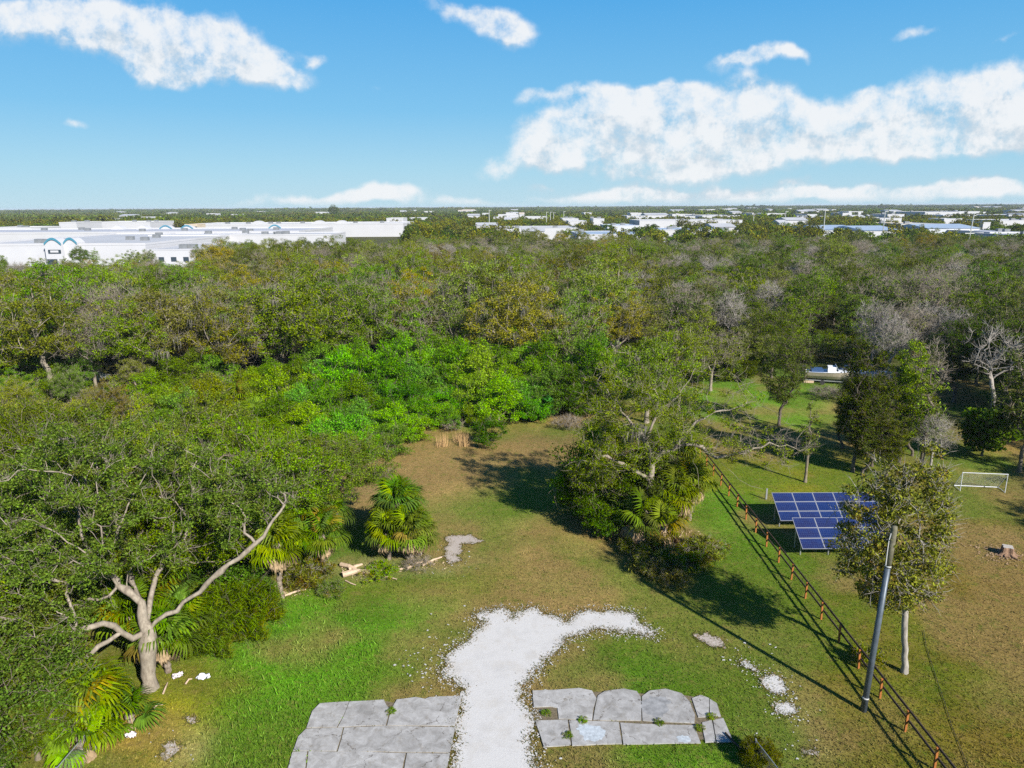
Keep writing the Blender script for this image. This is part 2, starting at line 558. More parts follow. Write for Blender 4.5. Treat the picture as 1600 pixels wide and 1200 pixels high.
def ground_colour(x, y):
    """what grows or lies on the ground at x, y"""
    x = np.asarray(x, float)
    y = np.asarray(y, float)
    yy = np.clip(y, 15, 1e5)
    wx = x + (fbm(x, y, 4.0, 5) - 0.5) * 3.0
    wy = yy + (fbm(x, y, 4.0, 9) - 0.5) * 3.0
    px, py = to_pix(wx, wy)
    base = np.array(OLIVE)[None, :] * np.ones((x.size, 1))
    c = base.reshape(-1, 3)
    wt = np.full(c.shape[0], 0.55)
    acc = c * wt[:, None]
    for (bx, by, rx, ry, col, s) in BLOBS:
        g = s * 2.2 * np.exp(-(((px.ravel() - bx) / rx) ** 2 + ((py.ravel() - by) / ry) ** 2))
        acc += g[:, None] * np.array(col)[None]
        wt += g
    c = acc / wt[:, None]
    n1 = fbm(x.ravel(), y.ravel(), 2.2, 1, 4)
    n2 = fbm(x.ravel(), y.ravel(), 7.0, 21, 3)
    c = c * (0.72 + 0.56 * n1)[:, None]
    t = np.clip((n2 - 0.50) * 4.0, 0, 0.65)[:, None]
    c = c * (1 - t) + t * np.array((0.21, 0.140, 0.060))
    t = np.clip((0.48 - n2) * 4.0, 0, 0.6)[:, None]
    c = c * (1 - t) + t * np.array((0.065, 0.125, 0.008))
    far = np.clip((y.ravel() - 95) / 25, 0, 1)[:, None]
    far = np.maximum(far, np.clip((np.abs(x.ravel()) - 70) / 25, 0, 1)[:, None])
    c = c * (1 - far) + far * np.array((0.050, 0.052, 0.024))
    return c


def grow_axis(a, b, step, lo, hi):
    xs = list(np.arange(a, b, step))
    s, x = step, b
    while x < hi:
        xs.append(x)
        s *= 1.22
        x += s
    xs.append(hi)
    s, x = step, a
    left = []
    while x > lo:
        s *= 1.22
        x -= s
        left.append(max(x, lo))
    return np.array(sorted(set(left)) + xs)


XS = grow_axis(-58, 72, 0.4, -9000, 9000)
YS = grow_axis(22, 122, 0.4, -600, 15000)
gx, gy = np.meshgrid(XS, YS)
near = np.clip(1 - np.maximum(np.abs(gx) - 60, 0) / 20, 0, 1) * np.clip(1 - np.maximum(gy - 110, 0) / 20, 0, 1)
gz = (fbm(gx, gy, 3.0, 3) - 0.5) * 0.05 * near - 0.03
nx, ny = len(XS), len(YS)
idx = np.arange(nx * ny).reshape(ny, nx)
quads = np.stack([idx[:-1, :-1], idx[:-1, 1:], idx[1:, 1:], idx[1:, :-1]], -1).reshape(-1, 4)


def ground_mat():
    m, k, b = new_mat('ground_turf')
    at_ = k.n.new('ShaderNodeAttribute')
    at_.attribute_name = 'tint'
    g = k.n.new('ShaderNodeNewGeometry')
    P = g.outputs['Position']
    n1 = k.noise(P, 6.0, 10, 0.85)
    n2 = k.noise(P, 1.3, 6, 0.7)
    n3 = k.noise(P, 34.0, 3, 0.7)
    f = k.math('MULTIPLY', k.maprange(n1, 0.32, 0.68, 0.45, 1.55), k.maprange(n2, 0.3, 0.7, 0.85, 1.15))
    f = k.math('MULTIPLY', f, k.maprange(n3, 0.3, 0.7, 0.75, 1.25))
    f = k.math('MULTIPLY', f, 1.22)
    gm = k.noise(P, 1.1, 10, 0.78)
    c = k.mix(1.0, at_.outputs['Color'], k.mix(0.0, f, f), 'MULTIPLY')
    straw = k.maprange(k.noise(P, 2.3, 9, 0.8), 0.50, 0.70, 0, 0.5)
    c = k.mix(straw, c, (0.23, 0.150, 0.065))
    dk = k.maprange(k.noise(P, 3.1, 8, 0.75), 0.52, 0.70, 0, 0.65)
    c = k.mix(dk, c, (0.035, 0.06, 0.006))
    c = k.mix(k.maprange(gm, 0.52, 0.62, 0, 0.6), c, (0.070, 0.125, 0.008))
    c = k.mix(k.math('MULTIPLY', k.maprange(gm, 0.47, 0.38, 0, 0.45), k.maprange(n2, .3, .7, .4, 1.4)), c, (0.225, 0.145, 0.065))
    c = k.mix(1.0, c, (1.0, 1.0, 0.85), 'MULTIPLY')
    k.put(b.inputs['Base Color'], c)
    b.inputs['Roughness'].default_value = 1.0
    b.inputs['Specular IOR Level'].default_value = 0.1
    k.put(b.inputs['Normal'], k.bump(n1, 0.7, 0.08))
    return m


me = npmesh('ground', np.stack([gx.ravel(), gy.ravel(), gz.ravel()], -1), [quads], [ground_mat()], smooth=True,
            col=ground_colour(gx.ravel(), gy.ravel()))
tag(link('ground', me), None, None, kind='structure')


def frac_poly(pts, amp, rng, levels=3):
    """ragged outline from a coarse one"""
    P = [np.array(p, float) for p in pts]
    for L in range(levels):
        Q = []
        for i in range(len(P)):
            a, b = P[i], P[(i + 1) % len(P)]
            d = b - a
            n = np.array((-d[1], d[0]))
            Q.append(a)
            Q.append((a + b) / 2 + n * rng.uniform(-amp, amp) + d * rng.uniform(-.1, .1))
        P = Q
        amp *= 0.9
    return [tuple(p) for p in P]


def gz_at(x, y):
    return float((fbm(np.array([x]), np.array([y]), 3.0, 3)[0] - 0.5) * 0.05 - 0.03)


def sheet(name, pts, z, mat, parent=None):
    """flat ragged sheet, triangulated"""
    from mathutils.geometry import tessellate_polygon
    V = [Vector((p[0], p[1], z)) for p in pts]
    T = tessellate_polygon([V])
    me = bpy.data.meshes.new(name)
    me.from_pydata([tuple(v) for v in V], [], [tuple(t) for t in T])
    me.materials.append(mat)
    me.update()
    for p in me.polygons:
        if p.normal.z < 0:
            p.flip()
    return link(name, me, parent)


def gravel_mat(name, a, b_):
    m, k, b = new_mat(name)
    g = k.n.new('ShaderNodeNewGeometry')
    P = g.outputs['Position']
    n1 = k.noise(P, 14.0, 6, 0.75)
    n2 = k.noise(P, 0.9, 4, 0.6)
    c = k.mix(k.maprange(n1, 0.3, 0.7), a, b_)
    c = k.mix(k.maprange(n2, 0.5, 0.7, 0, 0.35), c, tuple(x * 0.8 for x in b_))
    sp_ = k.maprange(k.noise(P, 5.0, 10, 0.85), 0.60, 0.70, 0, 0.7)
    c = k.mix(sp_, c, (0.24, 0.19, 0.12))
    c = k.mix(k.maprange(k.noise(P, 0.7, 8, 0.7), 0.5, 0.72, 0, 0.5), c, (0.42, 0.38, 0.32))
    k.put(b.inputs['Base Color'], c)
    b.inputs['Roughness'].default_value = 0.95
    k.put(b.inputs['Normal'], k.bump(n1, 0.5, 0.03))
    return m


M['shell'] = gravel_mat('white_shell_gravel', (0.58, 0.565, 0.545), (0.47, 0.455, 0.435))
M['sand'] = gravel_mat('pale_sand', (0.46, 0.40, 0.36), (0.32, 0.27, 0.22))
rng = random.Random(3)
DRIVE = [(690, 1290), (703, 1200), (712, 1160), (721, 1090), (717, 1070), (697, 1060), (700, 1040), (710, 1015), (728, 1005), (745, 985), (760, 972), (744, 962),
         (757, 955), (770, 957), (785, 950), (800, 968), (815, 955), (830, 949), (860, 962), (880, 972), (897, 963), (912, 957), (950, 955), (968, 955),
         (990, 958), (998, 972), (1015, 985), (1020, 993), (1000, 990), (985, 985), (970, 990), (962, 983), (940, 983), (920, 985), (905, 990), (885, 1005),
         (868, 1020), (850, 1035), (838, 1045), (830, 1060), (815, 1070), (812, 1090), (825, 1105), (833, 1120), (835, 1140), (828, 1165), (835, 1185), (842, 1200), (860, 1290)]
dp = frac_poly([spot(*p) for p in DRIVE], 0.30, rng, 5)
tag(sheet('gravel_drive', dp, 0.012, M['shell']), None, None, kind='structure')
RAG = []
SANDS = [
    ('pale sand patch beyond the low palms', [(700, 838), (735, 835), (757, 845), (738, 850), (722, 850), (712, 868), (722, 876), (705, 882), (690, 870), (695, 855)], .30, 'sand'),
    ('upper white shell patch beside the pole shadow', [(1156, 1035), (1170, 1033), (1186, 1047), (1180, 1050), (1165, 1044)], .2, 'shell'),
    ('second white shell patch near the fence', [(1185, 1060), (1205, 1053), (1222, 1060), (1232, 1078), (1215, 1085), (1196, 1075)], .2, 'shell'),
    ('lowest white shell patch near the fence', [(1210, 1098), (1228, 1096), (1240, 1100), (1249, 1112), (1230, 1117), (1212, 1112)], .2, 'shell'),
    ('thin pale gravel strip right of the drive', [(1085, 990), (1105, 988), (1130, 1003), (1133, 1015), (1112, 1010), (1100, 1003)], .35, 'sand'),
    ('pale rubble patch beside the yellow grass', [(255, 1165), (275, 1158), (285, 1165), (270, 1180), (258, 1190), (250, 1180)], .35, 'sand'),
    ('small pale rubble patch uphill of the yellow grass', [(290, 1118), (305, 1120), (310, 1128), (297, 1130)], .35, 'sand'),
    ('pale worn patch at the lower edge of the lawn', [(1252, 1170), (1275, 1168), (1280, 1180), (1258, 1180)], .4, 'sand'),
]
for i, (lab, poly, amp, mm) in enumerate(SANDS):
    o = sheet('sand_patch', frac_poly([spot(*p) for p in poly], amp, rng, 4), 0.013, M[mm])
    tag(o, lab, None, kind='structure')
    RAG.append(([tuple(v.co[:2]) for v in o.data.vertices]))
# scattered shell bits frayed round the drive's edge
V, F = [], []
for (a, b) in list(zip(dp, dp[1:] + dp[:1])) + [ab for R_ in RAG[1:4] for ab in zip(R_, R_[1:] + R_[:1]) if rng.random() < .5]:
    for q in range(7 if abs(a[0] - b[0]) + abs(a[1] - b[1]) > .12 else 2):
        t = rng.random()
        x = a[0] + (b[0] - a[0]) * t + rng.gauss(0, .30)
        y = a[1] + (b[1] - a[1]) * t + rng.gauss(0, .35)
        if y < 27:
            continue
        r = rng.uniform(.015, .055)
        n0 = len(V)
        a0 = rng.random() * 6
        for kk in range(5):
            rr = r * rng.uniform(.6, 1.2)
            V.append((x + rr * math.cos(a0 + kk * 1.2566), y + rr * math.sin(a0 + kk * 1.2566), .018))
        V.append((x, y, .03))
        for kk in range(5):
            F.append((n0 + kk, n0 + (kk + 1) % 5, n0 + 5))
for (cx_, cy_, sx_, sy_, nn_) in [(672, 1040, 30, 18, 150), (700, 1062, 22, 14, 90), (690, 1010, 18, 16, 70), (745, 962, 20, 8, 60), (1000, 985, 22, 8, 60), (830, 1060, 14, 20, 60), (840, 1190, 20, 22, 90), (655, 1048, 28, 8, 60), (900, 1005, 20, 6, 40), (1200, 1130, 60, 22, 60), (1150, 1015, 40, 14, 60), (705, 880, 26, 12, 90), (268, 1172, 20, 16, 60), (1262, 1174, 20, 8, 50)]:
    for q in range(int(nn_ * .3)):
        x, y = spot(rng.gauss(cx_, sx_), rng.gauss(cy_, sy_))
        r = rng.uniform(.02, .12) * rng.uniform(.4, 1)
        n0 = len(V)
        m_ = 11
        el_, ea_ = rng.uniform(.5, 1), rng.uniform(0, 3.14)
        for kk in range(m_):
            rr = r * rng.uniform(.45, 1.3)
            u, v = rr * math.cos(kk * 6.2832 / m_), rr * math.sin(kk * 6.2832 / m_) * el_
            V.append((x + u * math.cos(ea_) - v * math.sin(ea_), y + u * math.sin(ea_) + v * math.cos(ea_), .012))
        V.append((x, y, .022))
        for kk in range(m_):
            F.append((n0 + kk, n0 + (kk + 1) % m_, n0 + m_))
me = npmesh('shell_gravel', V, [F], [M['shell']])
tag(link('shell_gravel', me), 'loose white shell gravel frayed along the drive edges', 'gravel', kind='stuff')

# ------------------------------------------------------------------ concrete pads


def concrete_mat():
    m, k, b = new_mat('weathered_concrete')
    g = k.n.new('ShaderNodeNewGeometry')
    oi = k.n.new('ShaderNodeObjectInfo')
    P = g.outputs['Position']
    n1 = k.noise(P, 1.5, 8, 0.7, dist=0.8)
    n2 = k.noise(P, 22.0, 5, 0.7)
    n3 = k.noise(P, 3.5, 7, 0.7)
    c = k.ramp(n1, [(0.34, (0.235, 0.225, 0.21)), (0.5, (0.345, 0.335, 0.32)), (0.66, (0.44, 0.43, 0.415))])
    c = k.mix(k.maprange(n3, 0.45, 0.7, 0, 0.5), c, (0.25, 0.235, 0.22))
    f = k.math('MULTIPLY', k.maprange(n2, 0.3, 0.7, 0.9, 1.1), k.maprange(oi.outputs['Random'], 0, 1, 0.92, 1.08))
    c = k.mix(1.0, c, k.mix(0.0, f, f), 'MULTIPLY')
    ck = k.n.new('ShaderNodeTexVoronoi')
    ck.feature = 'DISTANCE_TO_EDGE'
    wv = k.vmath('ADD', P, k.vmath('SCALE', k.noise(P, 2.0, 6, 0.7, 'Color'), scale=0.8))
    k.put(ck.inputs['Vector'], wv)
    ck.inputs['Scale'].default_value = 0.32
    crack = k.math('MULTIPLY', k.math('LESS_THAN', ck.outputs['Distance'], 0.0045), k.math('GREATER_THAN', n3, 0.49))
    c = k.mix(crack, c, (0.09, 0.075, 0.06))
    dirt = k.noise(P, 1.9, 10, 0.78)
    c = k.mix(k.maprange(dirt, 0.54, 0.68, 0, 0.6), c, (0.20, 0.165, 0.115))
    c = k.mix(k.maprange(k.noise(P, 4.5, 9, 0.8), 0.60, 0.66, 0, 0.55), c, (0.15, 0.14, 0.12))
    k.put(b.inputs['Base Color'], c)
    b.inputs['Roughness'].default_value = 0.85
    k.put(b.inputs['Normal'], k.bump(n2, 0.3, 0.01))
    return m


M['concrete'] = concrete_mat()
M['stain'] = plain('pale_paint_stain', (0.42, 0.46, 0.49), 0.8, 0.35, 7)
M['joint'] = plain('joint_dirt', (0.15, 0.12, 0.075), 1.0, 0.5, 6)
PAD_L = [[(479, 1138), (488, 1112), (500, 1100), (527, 1098), (545, 1097), (537, 1118), (526, 1137)],
         [(546, 1097), (570, 1096), (600, 1094), (604, 1103), (609, 1108), (603, 1134), (528, 1137), (538, 1118)],
         [(605, 1134), (612, 1108), (620, 1094), (650, 1090), (664, 1093), (672, 1090), (722, 1088), (716, 1112), (711, 1135)],
         [(458, 1174), (466, 1152), (478, 1140), (536, 1138), (532, 1155), (526, 1174)],
         [(538, 1138), (604, 1135), (712, 1137), (707, 1158), (703, 1177), (634, 1176), (528, 1175), (534, 1155)],
         [(446, 1220), (452, 1195), (457, 1176), (480, 1175), (472, 1240), (440, 1240)],
         [(482, 1175), (634, 1178), (629, 1200), (622, 1240), (474, 1240)],
         [(636, 1178), (703, 1179), (697, 1210), (692, 1240), (624, 1240)]]
PAD_R = [[(832, 1080), (866, 1079), (905, 1076), (925, 1080), (932, 1092), (928, 1105), (925, 1126), (873, 1124), (871, 1107), (860, 1105), (834, 1106)],
         [(934, 1088), (945, 1081), (975, 1077), (995, 1081), (1001, 1090), (1002, 1127), (927, 1126), (930, 1106)],
         [(1003, 1089), (1015, 1080), (1040, 1077), (1065, 1084), (1078, 1098), (1086, 1118), (1085, 1131), (1040, 1129), (1004, 1127)],
         [(1081, 1092), (1095, 1087), (1108, 1092), (1107, 1121), (1091, 1122)],
         [(1109, 1093), (1120, 1100), (1126, 1120), (1109, 1121)],
         [(836, 1127), (887, 1125), (892, 1165), (850, 1168)],
         [(889, 1126), (967, 1129), (972, 1163), (894, 1166)],
         [(969, 1130), (1085, 1134), (1095, 1162), (974, 1164)],
         [(1097, 1130), (1112, 1126), (1118, 1160), (1102, 1161)],
         [(1114, 1126), (1130, 1123), (1146, 1160), (1120, 1161)]]


def pad(polys, label, hull):
    o = sheet('concrete_pad', frac_poly([spot(*p) for p in hull], .04, rng, 2), 0.010, M['joint'])
    tag(o, label, None, kind='structure')
    out = []
    for poly in polys:
        W = [np.array(spot(*p)) for p in poly]
        cen = sum(W) / len(W)
        W = [cen + (q - cen) * (1 - 0.004 / max(np.linalg.norm(q - cen), .3)) for q in W]
        W = frac_poly(W, 0.012, rng, 3)
        z1 = 0.048 + rng.uniform(-.008, .008)
        s = MB().prism(W, 0.0, z1).obj('slab', M['concrete'], o)
        out.append((s, z1))
    return out


pad(PAD_L, 'large cracked concrete pad left of the white drive', [(478, 1140), (500, 1100), (605, 1096), (615, 1098), (720, 1090), (693, 1238), (442, 1238), (458, 1174)])
sl = pad(PAD_R, 'broken concrete pad right of the white drive', [(834, 1082), (925, 1081), (1003, 1084), (1065, 1086), (1095, 1090), (1122, 1103), (1144, 1159), (852, 1166), (838, 1128)])
for (k, poly) in [(6, [(903, 1132), (918, 1130), (930, 1134), (943, 1140), (945, 1150), (930, 1159), (915, 1158), (906, 1148)]),
                  (2, [(1008, 1094), (1030, 1088), (1050, 1096), (1042, 1112), (1020, 1118), (1006, 1112)]),
                  (7, [(1056, 1152), (1078, 1148), (1080, 1158), (1058, 1160)])]:
    sheet('stain', frac_poly([spot(p[0], p[1], .05) for p in poly], .35, rng, 4), sl[k][1] + .004, M['stain'] if k != 2 else plain('dark_stain', (.27, .27, .27), .8, .4, 3), sl[k][0])

# ------------------------------------------------------------------ grass blades
nr = np.random.default_rng(5)


def inpoly(x, y, poly):
    P = np.array(poly)
    r = np.zeros(x.shape, bool)
    j = len(P) - 1
    for i in range(len(P)):
        c = ((P[i, 1] > y) != (P[j, 1] > y)) & (x < (P[j, 0] - P[i, 0]) * (y - P[i, 1]) / (P[j, 1] - P[i, 1] + 1e-12) + P[i, 0])
        r ^= c
        j = i
    return r


def grass(n, h0, h1, ymin, ymax, xmax, keep, cmul, name, label, spread=1.0):
    y = ymin + (ymax - ymin) * nr.random(n) ** 1.5
    x = (nr.random(n) * 2 - 1) * (y * 0.76 + 8)
    px, py = to_pix(x, y)
    ok = (np.abs(px - 800) < 840) & keep(px, py, x, y)
    ok &= ~inpoly(x, y, dp) | (nr.random(n) < 0.004)
    for poly in PAD_L + PAD_R:
        ok &= ~inpoly(px, py, poly)
    x, y = x[ok], y[ok]
    n = len(x)
    z = np.zeros(n) - 0.02
    hgt = h0 + (h1 - h0) * nr.random(n) ** 2
    a = nr.random(n) * math.pi
    wd = 0.014 + 0.03 * nr.random(n)
    lean = nr.normal(0, 0.5, (n, 2)) * hgt[:, None]
    dx, dy = np.cos(a) * wd, np.sin(a) * wd
    V = np.empty((n, 3, 3))
    V[:, 0] = np.stack([x - dx, y - dy, z], -1)
    V[:, 1] = np.stack([x + dx, y + dy, z], -1)
    V[:, 2] = np.stack([x + lean[:, 0], y + lean[:, 1], z + hgt], -1)
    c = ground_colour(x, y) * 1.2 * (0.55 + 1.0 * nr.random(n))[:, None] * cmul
    st = nr.random(n) < 0.15
    c[st] = c[st] * 0.7 + np.array((0.25, 0.18, 0.06)) * 0.45
    c = np.repeat(c, 3, axis=0)
    me = npmesh(name, V.reshape(-1, 3), [np.arange(n * 3).reshape(-1, 3)], [M['blade']], col=c)
    tag(link(name, me), label, 'grass', kind='stuff')


m, k, b = new_mat('grass_blades')
a_ = k.n.new('ShaderNodeAttribute')
a_.attribute_name = 'tint'
k.put(b.inputs['Base Color'], a_.outputs['Color'])
b.inputs['Roughness'].default_value = 0.7
b.inputs['Specular IOR Level'].default_value = 0.2
tr = k.n.new('ShaderNodeBsdfTranslucent')
k.put(tr.inputs[0], a_.outputs['Color'])
ms = k.n.new('ShaderNodeMixShader')
ms.inputs[0].default_value = 0.3
k.l.new(b.outputs[0], ms.inputs[1])
k.l.new(tr.outputs[0], ms.inputs[2])
k.l.new(ms.outputs[0], k.n['Material Output'].inputs[0])
M['blade'] = m
def edge_tufts():
    E = [(a, b, 1.0) for a, b in zip(dp, dp[1:] + dp[:1])] + [(a, b, .6) for R_ in RAG for a, b in zip(R_, R_[1:] + R_[:1])]
    E = [e for e in E if e[0][1] > 26]
    V, cols = [], []
    for (a, b, f) in E:
        L = math.hypot(b[0] - a[0], b[1] - a[1])
        for q in range(int(L * 90 * f) + 1):
            t = rng.random()
            x = a[0] + (b[0] - a[0]) * t + rng.gauss(0, .20 * f)
            y = a[1] + (b[1] - a[1]) * t + rng.gauss(0, .20 * f)
            g = rng.choice([(.25, .17, .07), (.20, .15, .05), (.13, .13, .03), (.08, .10, .02)])
            k_ = rng.uniform(.6, 1.3)
            ang = rng.uniform(0, 6.28)
            h = rng.uniform(.03, .10)
            ln = rng.uniform(.05, .16)
            w_ = rng.uniform(.012, .03)
            cx, sx = math.cos(ang), math.sin(ang)
            V += [(x - sx * w_, y + cx * w_, .01), (x + sx * w_, y - cx * w_, .01), (x + cx * ln, y + sx * ln, h)]
            cols += [[c * k_ for c in g]] * 3
    n = len(V) // 3
    me = npmesh('edge_grass', V, [np.arange(n * 3).reshape(-1, 3)], [M['blade']], col=np.array(cols))
    tag(link('edge_grass', me), 'dry tan grass creeping over the edges of the white drive', 'grass', kind='stuff')


edge_tufts()
grass(330000, .03, .13, 26, 112, 60, lambda px, py, x, y: (px > 240) | (py > 1000), 1.0, 'grass', 'short mown mixed green and straw grass over the clearing')
grass(60000, .12, .32, 27, 60, 30, lambda px, py, x, y: (((px - 470) / 130) ** 2 + ((py - 1030) / 110) ** 2 < 1) | (((px - 400) / 90) ** 2 + ((py - 1150) / 90) ** 2 < 1),
      1.15, 'tall_grass', 'longer bright green grass on the lower left of the clearing')

# ------------------------------------------------------------------ trees


def skeleton(r, trunk, att, seg=0.7, bow=0.12, jit=0.10, lenw=0.35, low=1):
    """grow a branch skeleton from the trunk polyline out to every attractor point"""
    cap = len(trunk) + int(len(att) * 14) + 50
    P = np.zeros((cap, 3))
    par = np.full(cap, -1)
    pl = np.zeros(cap)
    n = len(trunk)
    P[:n] = trunk
    for i in range(1, n):
        par[i] = i - 1
    pl[:n] = 0
    tips = []
    fork = P[n - 1]
    od = np.argsort(np.linalg.norm(att - fork, axis=1))
    for a in att[od]:
        D = np.linalg.norm(P[low:n] - a, axis=1)
        # branches should not turn back towards the trunk
        j = low + int(np.argmin(D + lenw * pl[low:n] + 1.2 * np.maximum(P[low:n, 2] - a[2] - 0.3, 0)))
        d = a - P[j]
        L = np.linalg.norm(d)
        k = max(1, int(math.ceil(L / seg)))
        if n + k >= cap:
            break
        side = r.normal(0, 1, 3)
        prev = j
        for q in range(1, k + 1):
            t = q / k
            p = P[j] + d * t
            e = 4 * t * (1 - t)
            p = p + e * L * (side * jit * 0.6 + np.array((0, 0, -bow)))
            if q < k:
                p = p + r.normal(0, jit * min(seg, L) * 0.5, 3)
            P[n] = p
            par[n] = prev
            pl[n] = pl[prev] + L / k
            prev = n
            n += 1
        tips.append(prev)
    cnt = np.zeros(n)
    cnt[tips] = 1
    for i in range(n - 1, 0, -1):
        cnt[par[i]] += cnt[i]
    return P[:n], par[:n], cnt, tips


def tubes(P, par, R, cnt, sides=lambda r: 6 if r > .12 else (4 if r > .04 else 3)):
    """tube mesh following a skeleton: each chain of main children is one continuous tube"""
    n = len(P)
    main = np.full(n, -1)
    for i in range(1, n):
        p = par[i]
        if main[p] < 0 or cnt[i] > cnt[main[p]]:
            main[p] = i
    V, Q = [], []
    nv = 0
    starts = [(0, 0)] + [(par[i], i) for i in range(1, n) if main[par[i]] != i]
    for (p0, i0) in starts:
        ch = [p0] if i0 != 0 else [0]
        i = i0 if i0 != 0 else main[0]
        while i >= 0:
            ch.append(i)
            i = main[i]
        if len(ch) < 2:
            continue
        pts = P[ch]
        rs = R[ch].copy()
        if i0 != 0:
            rs[0] = rs[1]
        s = sides(rs[1])
        d = np.gradient(pts, axis=0)
        d /= np.linalg.norm(d, axis=1)[:, None] + 1e-9
        ref = np.where(np.abs(d[:, 2:3]) < 0.8, np.array([[0, 0, 1.0]]), np.array([[1.0, 0, 0]]))
        if len(pts) > 1:
            ref[:] = ref[0]
        a = np.cross(d, ref)
        a /= np.linalg.norm(a, axis=1)[:, None] + 1e-9
        b = np.cross(d, a)
        t = np.arange(s) * 2 * math.pi / s
        ring = pts[:, None] + rs[:, None, None] * (a[:, None] * np.cos(t)[None, :, None] + b[:, None] * np.sin(t)[None, :, None])
        m_ = len(pts)
        V.append(ring.reshape(-1, 3))
        ii = (nv + np.arange(m_ * s)).reshape(m_, s)
        Q.append(np.stack([ii[:-1], np.roll(ii[:-1], -1, 1), np.roll(ii[1:], -1, 1), ii[1:]], -1).reshape(-1, 4))
        nv += m_ * s
    return np.concatenate(V), np.concatenate(Q)


def leaves(r, cen, rad, per, size, flat=0.6, outward=None, up=0.55, shell=0.5, elong=2.0):
    """diamond leaves in clumps"""
    n = len(cen) * per
    c = np.repeat(cen, per, axis=0)
    rr = np.repeat(rad, per)
    d = r.normal(0, 1, (n, 3))
    d /= np.linalg.norm(d, axis=1)[:, None]
    rad_ = rr * (shell + (1 - shell) * r.random(n)) * (0.6 + 0.55 * r.random(n))
    p = c + d * rad_[:, None] * np.array((1, 1, flat))
    nm = r.normal(0, 1, (n, 3)) * 0.75 + np.array((0, 0, up)) + d * 0.35
    nm /= np.linalg.norm(nm, axis=1)[:, None]
    t = np.cross(nm, r.normal(0, 1, (n, 3)))
    t /= np.linalg.norm(t, axis=1)[:, None] + 1e-9
    b = np.cross(nm, t)
    L = size * (0.6 + 0.8 * r.random(n))
    W = L / elong
    V = np.empty((n, 4, 3))
    V[:, 0] = p - t * L[:, None] * .5
    V[:, 1] = p + b * W[:, None] * .5
    V[:, 2] = p + t * L[:, None] * .5
    V[:, 3] = p - b * W[:, None] * .5
    return V.reshape(-1, 3), np.arange(n * 4).reshape(-1, 4)


def crown_points(r, n, cen, rx, ry, rz, inner=0.35, low=-0.55, lumps=8, lump=0.28):
    """points through a lumpy crown, denser towards its outside and top"""
    ld = r.normal(0, 1, (lumps, 3))
    ld[:, 2] = np.abs(ld[:, 2]) * 0.7
    ld /= np.linalg.norm(ld, axis=1)[:, None]
    out = []
    while len(out) < n:
        d = r.normal(0, 1, 3)
        d /= np.linalg.norm(d)
        if d[2] < low:
            continue
        k = 1 - lump + lump * 1.6 * max(0, max((ld @ d) - 0.55) / 0.45)
        rad = k * (inner + (1 - inner) * r.random() ** 0.5)
        out.append(cen + d * rad * np.array((rx, ry, rz)))
    return np.array(out)


